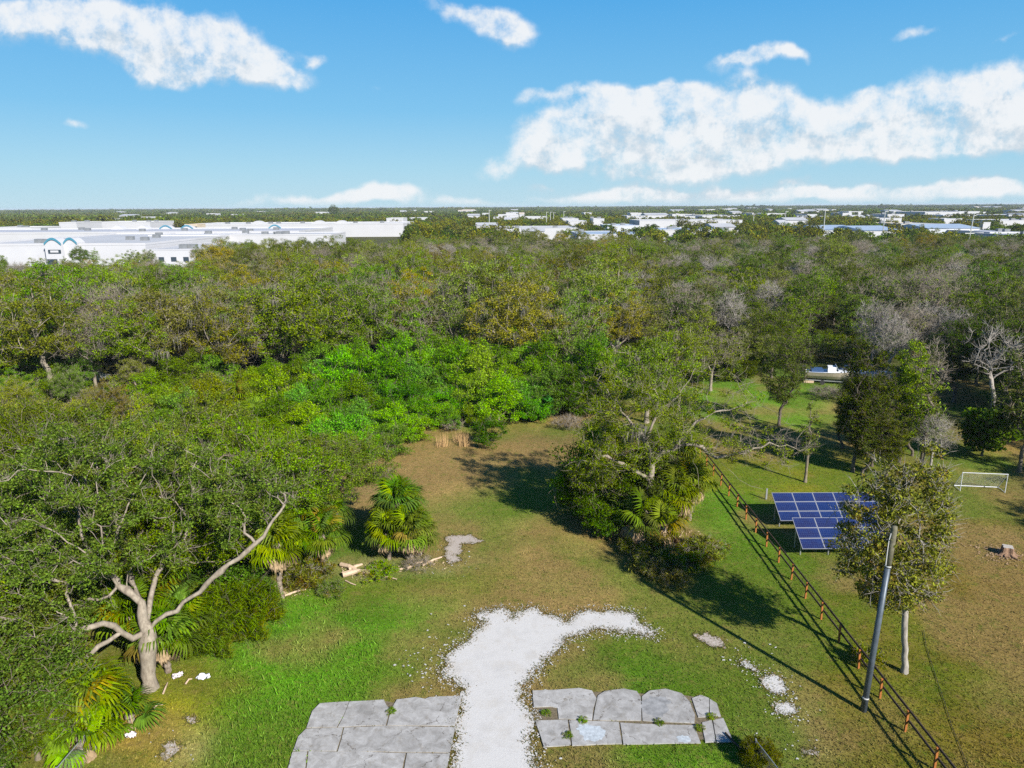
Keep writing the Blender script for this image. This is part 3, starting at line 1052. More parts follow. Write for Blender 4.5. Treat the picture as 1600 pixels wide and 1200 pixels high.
def make_tree(name, seed, h, spread, trunk_h, trunk_r, n_att, per, size, clump, bark, leaf, rz=None, inner=0.4, low=-0.35, twig=5, twig_len=0.9,
              lean=(0, 0), ry=None, bare=0.0, flat=0.6, cen_z=None, bow=0.05, seg=0.7, off=(0, 0), lump=0.28, jit=.12, elong=2.0, min_r=0.012, moss=0):
    """returns (trunk mesh, crown mesh or None)"""
    r = np.random.default_rng(seed)
    rz = rz if rz is not None else (h - trunk_h) * 0.52
    cz = cen_z if cen_z is not None else h - rz - clump * .6
    cen = np.array((lean[0] + off[0], lean[1] + off[1], cz))
    k = 6
    trunk = np.array([(lean[0] * (i / k) ** 1.3 + r.normal(0, .015) * (i > 0), lean[1] * (i / k) ** 1.3 + r.normal(0, .015) * (i > 0), trunk_h * i / k) for i in range(k + 1)])
    trunk[0, 2] = -0.15
    att = crown_points(r, n_att, cen, spread, ry or spread, rz, inner, low, lump=lump)
    P, par, cnt, tips = skeleton(r, trunk, att, seg=seg, bow=-bow, jit=jit, low=max(1, k - 3))
    R = np.maximum(min_r, trunk_r * (cnt / cnt[0]) ** 0.52)
    R[0] *= 1.45
    R[1] *= 1.1
    V, Q = tubes(P, par, R, cnt)
    # twigs
    tv, tf = [], []
    T = P[tips]
    nt = len(T) * twig
    if nt:
        base = np.repeat(T, twig, axis=0)
        dirs = r.normal(0, 1, (nt, 3)) + np.array((0, 0, .5))
        dirs += (base - cen) / np.linalg.norm(base - cen, axis=1)[:, None] * .6
        dirs /= np.linalg.norm(dirs, axis=1)[:, None]
        L = twig_len * (0.5 + r.random(nt))
        side = np.cross(dirs, r.normal(0, 1, (nt, 3)))
        side /= np.linalg.norm(side, axis=1)[:, None]
        wv = max(0.010, min_r)
        mid = base + dirs * L[:, None] * .55 + side * L[:, None] * .10
        end = base + dirs * L[:, None]
        s2 = np.cross(dirs, side)
        vv = np.stack([base - side * wv, base + side * wv, base + s2 * wv * 1.5, mid - side * wv * .7, mid + side * wv * .7, mid + s2 * wv, end], 1).reshape(-1, 3)
        o = np.arange(nt)[:, None] * 7
        fq = np.concatenate([o + np.array([0, 1, 4, 3]), o + np.array([1, 2, 5, 4]), o + np.array([2, 0, 3, 5])])
        ft = np.concatenate([o + np.array([3, 4, 6]), o + np.array([4, 5, 6]), o + np.array([5, 3, 6])])
        nb = len(V)
        V = np.concatenate([V, vv])
        tm = npmesh(name + '_trunk', V, [np.concatenate([Q, fq + nb]), ft + nb], [bark], smooth=True)
    else:
        tm = npmesh(name + '_trunk', V, [Q], [bark], smooth=True)
    cm = None
    if per:
        keep = r.random(len(T)) >= bare
        cl = T[keep]
        rad = clump * (0.65 + 0.7 * r.random(len(cl)))
        LV, LF = leaves(r, cl + r.normal(0, clump * .2, cl.shape), rad, per, size, flat, elong=elong)
        cm = npmesh(name + '_crown', LV, [LF], [leaf])
    mm = None
    if moss:
        pick = T[r.random(len(T)) < moss]
        n = len(pick) * 26
        b0 = np.repeat(pick, 26, axis=0) + r.normal(0, .35, (n, 3)) * np.array((1, 1, .4))
        L = .5 + 1.3 * r.random(n)
        wd = r.normal(0, .05, (n, 2))
        V3 = np.stack([b0 + np.c_[wd, np.zeros(n)], b0 - np.c_[wd, np.zeros(n)], b0 + np.c_[r.normal(0, .08, (n, 2)), -L]], 1).reshape(-1, 3)
        mm = npmesh(name + '_moss', V3, [np.arange(n * 3).reshape(-1, 3)], [M['moss']])
    return tm, cm, mm


TREE = {}
FOREST_KINDS = ['oak_a', 'oak_b', 'oak_c', 'oak_d', 'oak_e', 'oak_f', 'slender_a', 'slender_b', 'grey_a', 'grey_b', 'round_a', 'pale_a']
FO = dict(twig=5, min_r=.022, moss=.03)
TREE['oak_a'] = make_tree('oak_a', 11, 15.5, 5.6, 3.6, .36, 230, 120, .22, 1.1, M['bark_pale'], M['leaf_wood'], rz=6.2, inner=.35, bare=.06, low=-.8, lump=.5, **FO)
TREE['oak_b'] = make_tree('oak_b', 12, 13.5, 5.8, 3.0, .34, 220, 120, .22, 1.05, M['bark_pale'], M['leaf_wood'], rz=5.4, inner=.3, bare=.12, low=-.75, lump=.6, **FO)
TREE['oak_c'] = make_tree('oak_c', 13, 16.5, 4.6, 4.5, .32, 200, 120, .22, 1.1, M['bark_pale'], M['leaf_wood'], rz=6.6, inner=.3, bare=.12, low=-.85, lump=.6, **FO)
TREE['oak_d'] = make_tree('oak_d', 22, 14.5, 5.0, 3.2, .34, 170, 135, .21, 1.0, M['bark_pale'], M['leaf_wood'], rz=6.0, inner=.15, bare=.08, low=-.8, lump=.75, off=(1.2, .5), **FO)
TREE['oak_e'] = make_tree('oak_e', 24, 17.0, 3.8, 5.0, .30, 170, 125, .21, 1.0, M['bark_grey'], M['leaf_wood'], rz=6.8, inner=.2, bare=.15, low=-.85, lump=.7, off=(-.8, .8), **FO)
TREE['oak_f'] = make_tree('oak_f', 25, 12.0, 4.4, 2.6, .28, 190, 110, .21, .95, M['bark_pale'], M['leaf_wood'], rz=5.4, inner=.3, bare=.2, low=-.9, lump=.65, twig=8, twig_len=1.2, min_r=.02)
TREE['slender_a'] = make_tree('slender_a', 14, 14.5, 2.9, 2.4, .20, 150, 80, .21, .8, M['bark_grey'], M['leaf_wood'], inner=.2, bare=.1, min_r=.02, low=-1, rz=6.2)
TREE['slender_b'] = make_tree('slender_b', 15, 13.0, 3.3, 2.0, .22, 160, 80, .21, .85, M['bark_dark'], M['leaf_green'], inner=.2, min_r=.02, low=-1, rz=5.7)
TREE['grey_a'] = make_tree('grey_a', 16, 14.0, 4.4, 4.0, .27, 230, 14, .24, .8, M['bark_pale'], M['leaf_wood'], inner=.3, bare=.45, twig=9, twig_len=1.3, min_r=.021)
TREE['grey_b'] = make_tree('grey_b', 17, 12.5, 3.2, 4.5, .22, 150, 10, .22, .7, M['bark_white'], M['leaf_wood'], inner=.2, bare=.6, twig=10, twig_len=1.2, min_r=.021, low=-.7)
TREE['round_a'] = make_tree('round_a', 18, 12.5, 4.6, 3.0, .28, 200, 80, .26, 1.0, M['bark_grey'], M['leaf_green'], inner=.45, min_r=.024, lump=.3)
TREE['pale_a'] = make_tree('pale_a', 19, 13.0, 4.8, 3.5, .28, 200, 40, .26, .9, M['bark_pale'], M['leaf_wood'], inner=.35, bare=.2, twig=8, twig_len=1.1, min_r=.021, lump=.4)
TREE['bare_a'] = make_tree('bare_a', 20, 11.5, 3.0, 3.0, .22, 90, 0, .2, .6, M['bark_white'], None, inner=.2, twig=7, twig_len=1.0, min_r=.022, low=-.2)
TREE['bare_b'] = make_tree('bare_b', 21, 9.0, 2.2, 3.5, .16, 60, 0, .2, .5, M['bark_pale'], None, inner=.2, twig=8, twig_len=.9, min_r=.02)
TREE['oak_near'] = make_tree('oak_near', 31, 11.5, 6.2, 3.2, .40, 430, 190, .145, .78, M['bark_grey'], M['leaf_oak'], inner=.3, bare=.05, min_r=.012, low=-.5, twig=4, twig_len=1.0, lump=.6)
TREE['oak_near_b'] = make_tree('oak_near_b', 32, 10.5, 5.2, 3.0, .33, 340, 180, .145, .76, M['bark_grey'], M['leaf_oak'], inner=.3, bare=.05, min_r=.012, low=-.5, twig=4, twig_len=1.0, lump=.6)
TREE['oak_low'] = make_tree('oak_low', 35, 6.0, 3.4, .8, .16, 280, 150, .145, .72, M['bark_grey'], M['leaf_oak'], rz=3.4, cen_z=2.9, inner=.35, low=-.95, twig=3, twig_len=.9, lump=.35, min_r=.014)
TREE['column'] = make_tree('column', 33, 13.5, 1.9, .9, .18, 210, 95, .17, .62, M['bark_dark'], M['leaf_oak'], inner=.1, min_r=.015, low=-1, rz=6.3, twig=4)
TREE['thin'] = make_tree('thin', 34, 9.0, .8, 2.6, .13, 60, 34, .15, .42, M['bark_grey'], M['leaf_oak'], inner=.1, min_r=.012, low=-1, rz=3.8, twig=5, twig_len=.5, bare=.2)


def plant(kind, x, y, label, cat='tree', col=(.08, .11, .015), rz=0.0, s=1.0, group=None, name=None, sz=None, z=0.0):
    tm, cm, mm = TREE[kind]
    o = thing(name or 'tree', label, cat, (x, y, z), rz, group, (s, s, sz or s))
    link('trunk', tm, o)
    if cm:
        c = link('crown', cm, o)
        c.color = (*[v * f for v, f in zip(col, LEAF_GAIN)], 1)
    if mm:
        link('hanging_moss', mm, o)['kind'] = 'stuff'
    return o


PAL = [(.095, .140, .012), (.085, .140, .012), (.105, .130, .014), (.070, .115, .014), (.115, .120, .016), (.060, .105, .014), (.120, .105, .018), (.060, .110, .012), (.095, .105, .030)]
PALR = [(.060, .100, .014), (.075, .110, .014), (.055, .085, .016), (.090, .115, .016), (.085, .095, .022)]
fr = random.Random(21)
cells = []
row = 0
y = 84.0
while y < 335:
    stp = 7.4 if y < 175 else 8.0
    x = -(y * .74 + 22)
    while x < y * .74 + 22:
        xx = x + fr.uniform(-2.4, 2.4) + (row % 2) * stp / 2
        yy = y + fr.uniform(-2.2, 2.2)
        px, py = to_pix(xx, yy)
        px, py = float(px), float(py)
        edge = 90 if px < 420 else (100 if px < 900 else (104 if px < 1200 else (118 if px < 1420 else 112)))
        far = 212 if px < 330 else (285 if px < 640 else 335)
        if edge < yy < far:
            cells.append((xx, yy, px, py))
        x += stp
    y += stp * .87
    row += 1
cells.sort(key=lambda c: c[1])


def kind_for(x, y, px):
    v = vnoise(np.array([x]), np.array([y]), 26.0, 4)[0]
    v2 = vnoise(np.array([x]), np.array([y]), 40.0, 8)[0]
    right = px > 1000 + 120 * (v2 - .5)
    if right:
        opts = ['slender_a'] * 4 + ['slender_b'] * 4 + ['round_a'] * 2 + ['grey_b'] * 3 + ['grey_a'] * 1 + ['oak_c', 'oak_e', 'oak_f', 'oak_d'] + ['pale_a'] * 2
        col = fr.choice(PALR)
    else:
        opts = ['oak_a'] * 3 + ['oak_b'] * 3 + ['oak_c'] * 3 + ['oak_d'] * 4 + ['oak_e'] * 3 + ['oak_f'] * 6 + ['pale_a'] * 3 + ['slender_b', 'round_a', 'round_a'] + ['grey_a'] * (3 if v > .55 else 1)
        col = fr.choice(PAL)
    kd = fr.choice(opts)
    if 200 < y < 300 and 640 < px < 960 and v > .35:
        kd = fr.choice(['grey_b', 'grey_a', 'grey_b', 'pale_a'])
    if kd == 'round_a':
        col = (.060, .130, .012) if v2 > .4 else (.095, .13, .014)
    if v > .86 and fr.random() < .5:
        col = (.16, .125, .014)
    return kd, col


NAMES = {'oak': ('oak_tree', 'olive green spreading oak'), 'sle': ('slender_tree', 'slender leafy tree'), 'gre': ('sparse_tree', 'sparse grey half-bare tree'),
         'rou': ('round_tree', 'round dense green tree'), 'pal': ('pale_tree', 'pale thin-leaved tree')}


def landmark(px):
    for lim, tx in ((60, 'at the left edge of the wood'), (180, 'left of the brown-tinged hollow'), (300, 'above the near oaks'), (400, 'above the bright palms'), (500, 'over the left end of the thicket'),
                    (600, 'over the thicket'), (700, 'straight above the low palm clump'), (800, 'above the head of the clearing'), (900, 'above the dark rounded bush'), (1010, 'behind the half-bare centre tree'),
                    (1120, 'above the limbs of the centre tree'), (1230, 'over the bright yard grass'), (1330, 'behind the boats'), (1430, 'above the columnar trees'), (1530, 'behind the white leafless tree')):
        if px < lim:
            return tx
    return 'at the right edge of the wood'


n_ind = 285
for i, (x, y, px, py) in enumerate(cells[:n_ind]):
    kd, col = kind_for(x, y, px)
    nm, ds = NAMES[kd[:3]]
    zone = landmark(px)
    front = 'foremost' if y < 112 else ('second-row' if y < 124 else ('mid-depth' if y < 140 else 'far'))
    s = fr.uniform(.72, 1.12)
    if y < 116 and px < 950 and kd[:3] != 'gre':
        kd = fr.choice(['oak_a', 'oak_b', 'oak_c', 'oak_d', 'oak_f'])
        nm, ds = NAMES[kd[:3]]
        s = fr.uniform(.92, 1.2)
    plant(kd, x, y, f'{front} {ds} {zone}', 'tree', col, fr.uniform(0, 6.28), s, f'{front} {ds}s {zone}', nm, s * fr.uniform(.82, 1.05))


# the deeper wood and the far land: one object each, trees set out by geometry nodes
FIXED = {}


def scatter(name, label, pts, scales, rots, kinds, srcs, kindprop='stuff'):
    col = bpy.data.collections.new(name + '_sources')
    for j, (tm_parts, c) in enumerate(srcs):
        o = bpy.data.objects.new(f'{name}_source_{j:02d}', tm_parts)
        col.objects.link(o)
        for sl in o.material_slots:
            mt = sl.material
            if 'lea' in mt.name:
                key = (mt.name, c)
                if key not in FIXED:
                    m2 = mt.copy()
                    t2 = NT(m2.node_tree)
                    oi2 = [n_ for n_ in t2.n if n_.bl_idname == 'ShaderNodeObjectInfo'][0]
                    rgb = t2.n.new('ShaderNodeRGB')
                    rgb.outputs[0].default_value = (*[v * f for v, f in zip(c, LEAF_GAIN)], 1)
                    for lk in list(oi2.outputs['Color'].links):
                        t2.l.new(rgb.outputs[0], lk.to_socket)
                    FIXED[key] = m2
                sl.link = 'OBJECT'
                sl.material = FIXED[key]
    me = bpy.data.meshes.new(name)
    me.vertices.add(len(pts))
    me.vertices.foreach_set('co', np.asarray(pts, np.float32).ravel())
    for an, ty, da in (('sc', 'FLOAT', scales), ('ro', 'FLOAT', rots), ('ki', 'INT', kinds)):
        a = me.attributes.new(an, ty, 'POINT')
        a.data.foreach_set('value', np.asarray(da, np.int32 if ty == 'INT' else np.float32))
    me.update()
    o = link(name, me)
    g = bpy.data.node_groups.new(name + '_nodes', 'GeometryNodeTree')
    g.interface.new_socket('Geometry', in_out='INPUT', socket_type='NodeSocketGeometry')
    g.interface.new_socket('Geometry', in_out='OUTPUT', socket_type='NodeSocketGeometry')
    N = g.nodes
    gi, go = N.new('NodeGroupInput'), N.new('NodeGroupOutput')
    ip = N.new('GeometryNodeInstanceOnPoints')
    ci = N.new('GeometryNodeCollectionInfo')
    ci.inputs['Collection'].default_value = col
    ci.inputs['Separate Children'].default_value = True
    ci.inputs['Reset Children'].default_value = True

    def attr(n_, t_):
        a = N.new('GeometryNodeInputNamedAttribute')
        a.data_type = t_
        a.inputs[0].default_value = n_
        return a.outputs[0]
    mp = N.new('GeometryNodeMeshToPoints')
    g.links.new(gi.outputs[0], mp.inputs[0])
    g.links.new(mp.outputs[0], ip.inputs['Points'])
    g.links.new(ci.outputs[0], ip.inputs['Instance'])
    ip.inputs['Pick Instance'].default_value = True
    g.links.new(attr('ki', 'INT'), ip.inputs['Instance Index'])
    g.links.new(attr('sc', 'FLOAT'), ip.inputs['Scale'])
    cx = N.new('ShaderNodeCombineXYZ')
    g.links.new(attr('ro', 'FLOAT'), cx.inputs[2])
    g.links.new(cx.outputs[0], ip.inputs['Rotation'])
    g.links.new(ip.outputs[0], go.inputs[0])
    mo = o.modifiers.new('scatter', 'NODES')
    mo.node_group = g
    tag(o, label, 'wood', kind=kindprop)
    return o


def join_meshes(name, parts):
    V, F4, F3, mats, mi4, mi3 = [], [], [], [], [], []
    nv = 0
    for me in parts:
        n = len(me.vertices)
        co = np.empty(n * 3, np.float32)
        me.vertices.foreach_get('co', co)
        V.append(co.reshape(-1, 3))
        lt = np.empty(len(me.polygons), np.int32)
        me.polygons.foreach_get('loop_total', lt)
        vi = np.empty(len(me.loops), np.int32)
        me.loops.foreach_get('vertex_index', vi)
        n4 = int((lt == 4).sum())
        q = vi[:n4 * 4].reshape(-1, 4) + nv
        t = vi[n4 * 4:].reshape(-1, 3) + nv
        F4.append(q)
        F3.append(t)
        k_ = len(mats)
        mats.append(me.materials[0])
        mi4.append(np.full(len(q), k_))
        mi3.append(np.full(len(t), k_))
        nv += n
    return npmesh(name, np.concatenate(V), [np.concatenate(F4), np.concatenate(F3)], mats, np.concatenate(mi4 + mi3), smooth=False)


joined = {k_: join_meshes(k_ + '_whole', [m_ for m_ in TREE[k_][:2] if m_]) for k_ in FOREST_KINDS}
srcs, smap = [], {}
for k_ in FOREST_KINDS:
    for c in ([(.095, .110, .020), (.135, .110, .022), (.065, .095, .018)] if k_[:3] != 'rou' else [(.055, .115, .014), (.095, .13, .014), (.05, .09, .016)]):
        smap.setdefault(k_, []).append(len(srcs))
        srcs.append((joined[k_], c))
rest = cells[n_ind:]
pts, scs, ros, kis = [], [], [], []
for (x, y, px, py) in rest:
    kd, col = kind_for(x, y, px)
    ch = smap[kd]
    pts.append((x, y, 0))
    scs.append(fr.uniform(.75, 1.05) * (0.9 if y > 240 else 1) * (.78 if y > 165 and px < 340 else 1))
    ros.append(fr.uniform(0, 6.28))
    kis.append(ch[1] if col[0] > .115 else (ch[0] if col[0] > .08 else ch[2]))
scatter('deep_wood', 'mixed olive and grey treetops filling the deep part of the wood', pts, scs, ros, kis, srcs)


# low crowns for the land beyond
def low_crown(seed, h=11, sp=5.5, n=26, per=26, size=1.0):
    r = np.random.default_rng(seed)
    cp = crown_points(r, n, np.array((0, 0, h * .62)), sp, sp, h * .34, .5, -.4)
    V, F = leaves(r, cp, np.full(n, 1.9), per, size, .7, elong=1.5)
    return V, F


def grove(name, seed, n, ext, per, size, leaf):
    r = np.random.default_rng(seed)
    Vs, Fs = [], []
    nv = 0
    for i in range(n):
        V, F = low_crown(seed * 100 + i, r.uniform(7.5, 12.5), r.uniform(4, 7), 18, per, size)
        V = V + np.array((r.uniform(-ext, ext), r.uniform(-ext, ext), 0))
        Vs.append(V)
        Fs.append(F + nv)
        nv += len(V)
    return npmesh(name, np.concatenate(Vs), [np.concatenate(Fs)], [leaf])


BUILT = []          # footprints (x0,x1,y0,y1) kept clear of far trees


def clear_of(x, y, m=8):
    return not any(a - m < x < b + m and c - m < y < d + m for a, b, c, d in BUILT)


# ------------------------------------------------------------------ buildings
M['roof_white'] = plain('white_roof', (0.45, 0.45, 0.46), .6, .16, .03)
M['roof_grey'] = plain('grey_roof_membrane', (0.40, 0.41, 0.45), .7, .08, .05)
M['unit_grey'] = plain('rooftop_unit_metal', (0.16, 0.17, 0.18), .6, .3, .5)
M['roof_blue'] = plain('blue_grey_metal_roof', (0.36, 0.44, 0.55), .5, .1, .05, .2)
M['roof_tan'] = plain('tan_roof', (0.62, 0.52, 0.42), .7, .1, .06)
M['wall_white'] = plain('white_wall', (0.46, 0.46, 0.48), .75, .05, .1)
M['wall_grey'] = plain('pale_grey_wall', (0.50, 0.52, 0.56), .75, .08, .1)
M['wall_tan'] = plain('tan_wall', (0.50, 0.42, 0.32), .8, .08, .1)
M['glass_dark'] = plain('dark_glass', (0.03, 0.045, 0.06), .15, .1, 1, 0, 0, .6)
M['trim_blue'] = plain('blue_arch_trim', (0.05, 0.20, 0.28), .5, .1, 1)
M['metal_pole'] = plain('pale_metal', (0.5, 0.5, 0.48), .5, .1, 1, .4)
M['asphalt'] = plain('asphalt', (0.26, 0.26, 0.26), .9, .2, .3)


def building(label, px0, px1, Y, h, depth, roof='roof_white', wall='wall_white', windows=0, parapet=.8, name='commercial_building', cat='building', units=0, win_z=.35,
             pitched=False, win_w=2.4, group=None, rz=0.0):
    x0, x1 = at(px0, Y), at(px1, Y)
    wd = x1 - x0
    BUILT.append((x0, x1 + abs(math.sin(rz)) * depth, Y, Y + depth))
    o = thing(name, label, cat, (x0, Y, 0), rz, group)
    MB().box((wd / 2, depth / 2, h / 2), (wd, depth, h)).obj('wall', M[wall], o)
    if pitched:
        e = .6
        V = [(-e, -e, h + .02), (wd + e, -e, h + .02), (wd + e, depth + e, h + .02), (-e, depth + e, h + .02), (-e, depth / 2, h + 2.4), (wd + e, depth / 2, h + 2.4)]
        b_ = MB()
        b_.add(V, [(0, 1, 5, 4), (2, 3, 4, 5), (0, 4, 3), (1, 2, 5), (3, 2, 1, 0)])
        b_.obj('roof', M[roof], o)
    else:
        b_ = MB()
        b_.box((wd / 2, depth / 2, h + .15), (wd - .8, depth - .8, .25))
        rf = b_.obj('roof', M[roof], o)
        b_ = MB()
        t = .4
        for c_, d_ in [((wd / 2, t / 2 - .1, h + parapet / 2), (wd + .2, t, parapet)), ((wd / 2, depth - t / 2 + .1, h + parapet / 2), (wd + .2, t, parapet)),
                       ((t / 2 - .1, depth / 2, h + parapet / 2 - .01), (t, depth - 2 * t, parapet)), ((wd - t / 2 + .1, depth / 2, h + parapet / 2 - .01), (t, depth - 2 * t, parapet))]:
            b_.box(c_, d_)
        b_.obj('parapet', M[wall], o)
        rr = random.Random(int(px0 * 7 + Y))
        um = MB().box((0, 0, .9), (3.6, 2.6, 1.8)).mesh('rooftop_unit', M['unit_grey'])
        for q in range(units):
            link('rooftop_unit', um, o, (rr.uniform(.1, .9) * wd, rr.uniform(.1, .9) * depth, h + .28), (0, 0, 0))
    if windows:
        wm = MB().box((0, 0, 0), (win_w, .12, h * .28)).mesh('window', M['glass_dark'])
        for q in range(windows):
            link('window', wm, o, ((q + .5) / windows * wd, -.07, h * win_z), (0, 0, 0))
    return o


def arch_gable(parent, x, y, wd, h, rise, trim, side=1):
    """barrel-topped gable wall with a coloured trim band"""
    b_ = MB()
    pts = [(-wd / 2, 0)] + [(-wd / 2 + wd * i / 12, h + rise * math.sin(math.pi * i / 12)) for i in range(13)] + [(wd / 2, 0)]
    n = len(pts)
    V = [(x + p[0], y - .5, p[1]) for p in pts] + [(x + p[0], y + 6, p[1]) for p in pts]
    F = [tuple(range(n)), tuple(range(n, 2 * n))[::-1]] + [(i, n + i, n + (i + 1) % n, (i + 1) % n) for i in range(n)]
    b_.add(V, F).obj('arched_gable', M['wall_white'], parent)
    if trim:
        V, F = [], []
        for i in range(13):
            t = i / 12
            px_, pz = x - wd / 2 + wd * t, h + rise * math.sin(math.pi * t)
            V += [(px_, y - .9, pz - .7), (px_, y - .9, pz + .25), (px_, y - .52, pz + .25), (px_, y - .52, pz - .7)]
        for i in range(12):
            for j in range(4):
                F.append((i * 4 + j, i * 4 + (j + 1) % 4, i * 4 + 4 + (j + 1) % 4, i * 4 + 4 + j))
        MB().add(V, F).obj('arch_trim', M['trim_blue'], parent)


# shopping mall at the left: several long flat white blocks
b1 = building('large white mall block with blue arched entrance gables', -60, 232, 330, 9, 135, 'roof_white', 'wall_white', 0, 1.0, 'mall_building', units=6)
bx = at(-60, 330)
arch_gable(b1, at(96, 330) - bx, -3, 7.5, 10.0, 2.4, True)
arch_gable(b1, at(119, 330) - bx, -1, 6.0, 10.2, 2.2, True)
MB().box((at(98, 330) - bx, -3.8, 6.6), (5.6, .3, 1.5)).obj('window', M['glass_dark'], b1)
MB().box((at(98, 330) - bx, -3.95, 6.6), (3.6, .2, .9)).obj('sign_panel', M['wall_white'], b1)
MB().box((at(92, 330) - bx, -3.6, 1.6), (4.5, .3, 3.2)).obj('door', M['glass_dark'], b1)
b2 = building('long white mall roof behind the arched block with pale humps', -160, 470, 470, 9.6, 90, 'roof_grey', 'wall_white', 0, 1.2, 'mall_building', units=9)
bx = at(-160, 470)
for pxx, tr_ in ((85, 0), (131, 0), (164, 1), (203, 1), (365, 1)):
    arch_gable(b2, at(pxx, 470) - bx, 80 if not tr_ else 88, 9.5, 10.2, 2.4, bool(tr_))
building('low white store front with a dark eave right of the arched mall block', 226, 322, 322, 7.0, 60, 'roof_white', 'wall_white', 5, .5, 'store_building', units=2, win_z=.45)
building('white mall wing stretching right behind the tree line', 236, 520, 430, 9.2, 38, 'roof_white', 'wall_white', 0, .8, 'mall_building', units=7)
b3 = building('far bright white mall wing reaching toward the middle', 292, 632, 640, 10.5, 70, 'roof_white', 'wall_white', 0, 1.2, 'mall_building', units=8)
bx = at(292, 640)
for pxx in (405, 500, 535):
    arch_gable(b3, at(pxx, 640) - bx, 2, 14, 11.0, 3.2, False)
building('small pale block with three dark windows on the mall roofline', 295, 312, 598, 12.0, 16, 'roof_tan', 'wall_tan', 3, .6, 'store_building', units=0, win_z=.75)
building('boxy white building behind the mall at the left', 97, 124, 640, 13.0, 40, 'roof_white', 'wall_white', 0, 1.0, 'store_building', units=2)
building('long low white building beyond the mall', 146, 238, 700, 12.0, 50, 'roof_white', 'wall_white', 4, 1.0, 'store_building', units=3)
building('white building at the far left behind the mall', -20, 52, 590, 10.0, 40, 'roof_white', 'wall_white', 3, 1.0, 'store_building', units=2)
building('small bright white building at the right end of the mall', 606, 632, 760, 13.5, 30, 'roof_white', 'wall_white', 3, .8, 'store_building')
building('small white roofed shed beyond the right end of the mall', 642, 676, 900, 12, 30, 'roof_white', 'wall_white', 0, .6, 'store_building')
TOWN = [  # label, px0, px1, Y, h, depth, roof, wall, windows, pitched
    ('long white warehouse with small windows and a blue-grey roof', 905, 1006, 455, 7.5, 62, 'roof_blue', 'wall_white', 5, False),
    ('white warehouse behind the small-windowed one', 780, 900, 560, 8.5, 60, 'roof_white', 'wall_white', 0, False),
    ('white gabled workshop left of the warehouses', 818, 852, 520, 8, 30, 'roof_white', 'wall_white', 0, True),
    ('pale long warehouse right of the small-windowed one', 1030, 1146, 520, 8, 50, 'roof_blue', 'wall_white', 4, False),
    ('white building with a dark upper window above the warehouses', 928, 945, 700, 13, 30, 'roof_white', 'wall_white', 1, False),
    ('flat white warehouse in the middle distance', 880, 905, 780, 12, 40, 'roof_white', 'wall_white', 0, False),
    ('blue-grey warehouse roofs in the middle distance', 950, 1000, 600, 9, 50, 'roof_blue', 'wall_grey', 0, False),
    ('long thin white warehouse behind the pale one', 1000, 1160, 700, 11, 60, 'roof_white', 'wall_white', 0, False),
    ('wide blue metal warehouse with a white wall right of the centre', 1286, 1345, 500, 8.5, 60, 'roof_blue', 'wall_grey', 0, True),
    ('second wide blue metal warehouse beside the taller pole', 1350, 1408, 480, 8.5, 60, 'roof_blue', 'wall_white', 3, True),
    ('pale warehouse with a tan front behind the blue ones', 1408, 1480, 560, 10, 50, 'roof_white', 'wall_tan', 0, False),
    ('grey blue hall left of the far right pole', 1450, 1530, 500, 9, 50, 'roof_blue', 'wall_grey', 0, True),
    ('low grey hall at the right edge of the wood', 1545, 1600, 455, 7.5, 45, 'roof_grey', 'wall_white', 4, False),
    ('bright low store by the right edge', 1585, 1680, 420, 7, 40, 'roof_white', 'wall_white', 3, False),
    ('white hall far right behind the grey hall', 1560, 1640, 620, 11, 50, 'roof_white', 'wall_white', 0, False),
    ('far white warehouse row seen at the upper right', 1445, 1496, 1050, 14, 80, 'roof_white', 'wall_white', 0, False),
    ('far blue-white warehouse at the upper right', 1497, 1530, 1100, 14, 80, 'roof_blue', 'wall_white', 0, False),
    ('white box building in the trees right of the centre', 1386, 1412, 820, 14, 40, 'roof_white', 'wall_white', 0, False),
    ('small white house among the trees right of the centre', 1333, 1352, 850, 11, 20, 'roof_white', 'wall_white', 0, True),
    ('small pale house left of the white box building', 1360, 1378, 870, 11, 20, 'roof_white', 'wall_grey', 0, True),
    ('far wide white roof above the middle warehouses', 1098, 1160, 900, 12.5, 90, 'roof_white', 'wall_white', 0, False),
    ('far white roof left of the wide one', 1010, 1045, 1000, 13, 40, 'roof_white', 'wall_white', 0, True),
    ('far pale roof at the right edge', 1575, 1625, 850, 12, 60, 'roof_grey', 'wall_white', 0, False),
    ('pale house roof among far trees near the middle', 790, 812, 800, 11, 30, 'roof_white', 'wall_white', 0, True),
    ('bright white shed on the far middle plain', 792, 808, 1200, 15, 40, 'roof_white', 'wall_white', 0, False),
    ('low white hall behind the pinkish bare trees', 745, 778, 640, 9, 30, 'roof_white', 'wall_white', 0, True),
    ('pale low house behind the slender poles', 1218, 1232, 640, 10, 20, 'roof_white', 'wall_white', 0, True),
    ('low grey house with a white roof left of the blue warehouse', 1115, 1150, 560, 9, 30, 'roof_white', 'wall_white', 0, True),
    ('pale house at the centre right edge of the wood', 1230, 1262, 700, 11, 30, 'roof_white', 'wall_white', 0, True),
    ('little white house below the far skyline', 1250, 1262, 1200, 15, 30, 'roof_white', 'wall_white', 0, True),
]
for (lab, a, b_, Y, h_, dpth, rf, wl, nw, pt) in TOWN:
    building(lab, a, b_, Y, h_, dpth, rf, wl, nw, .6, 'warehouse' if b_ - a > 40 else 'small_building', units=0 if pt else 2, pitched=pt)
rr = random.Random(9)
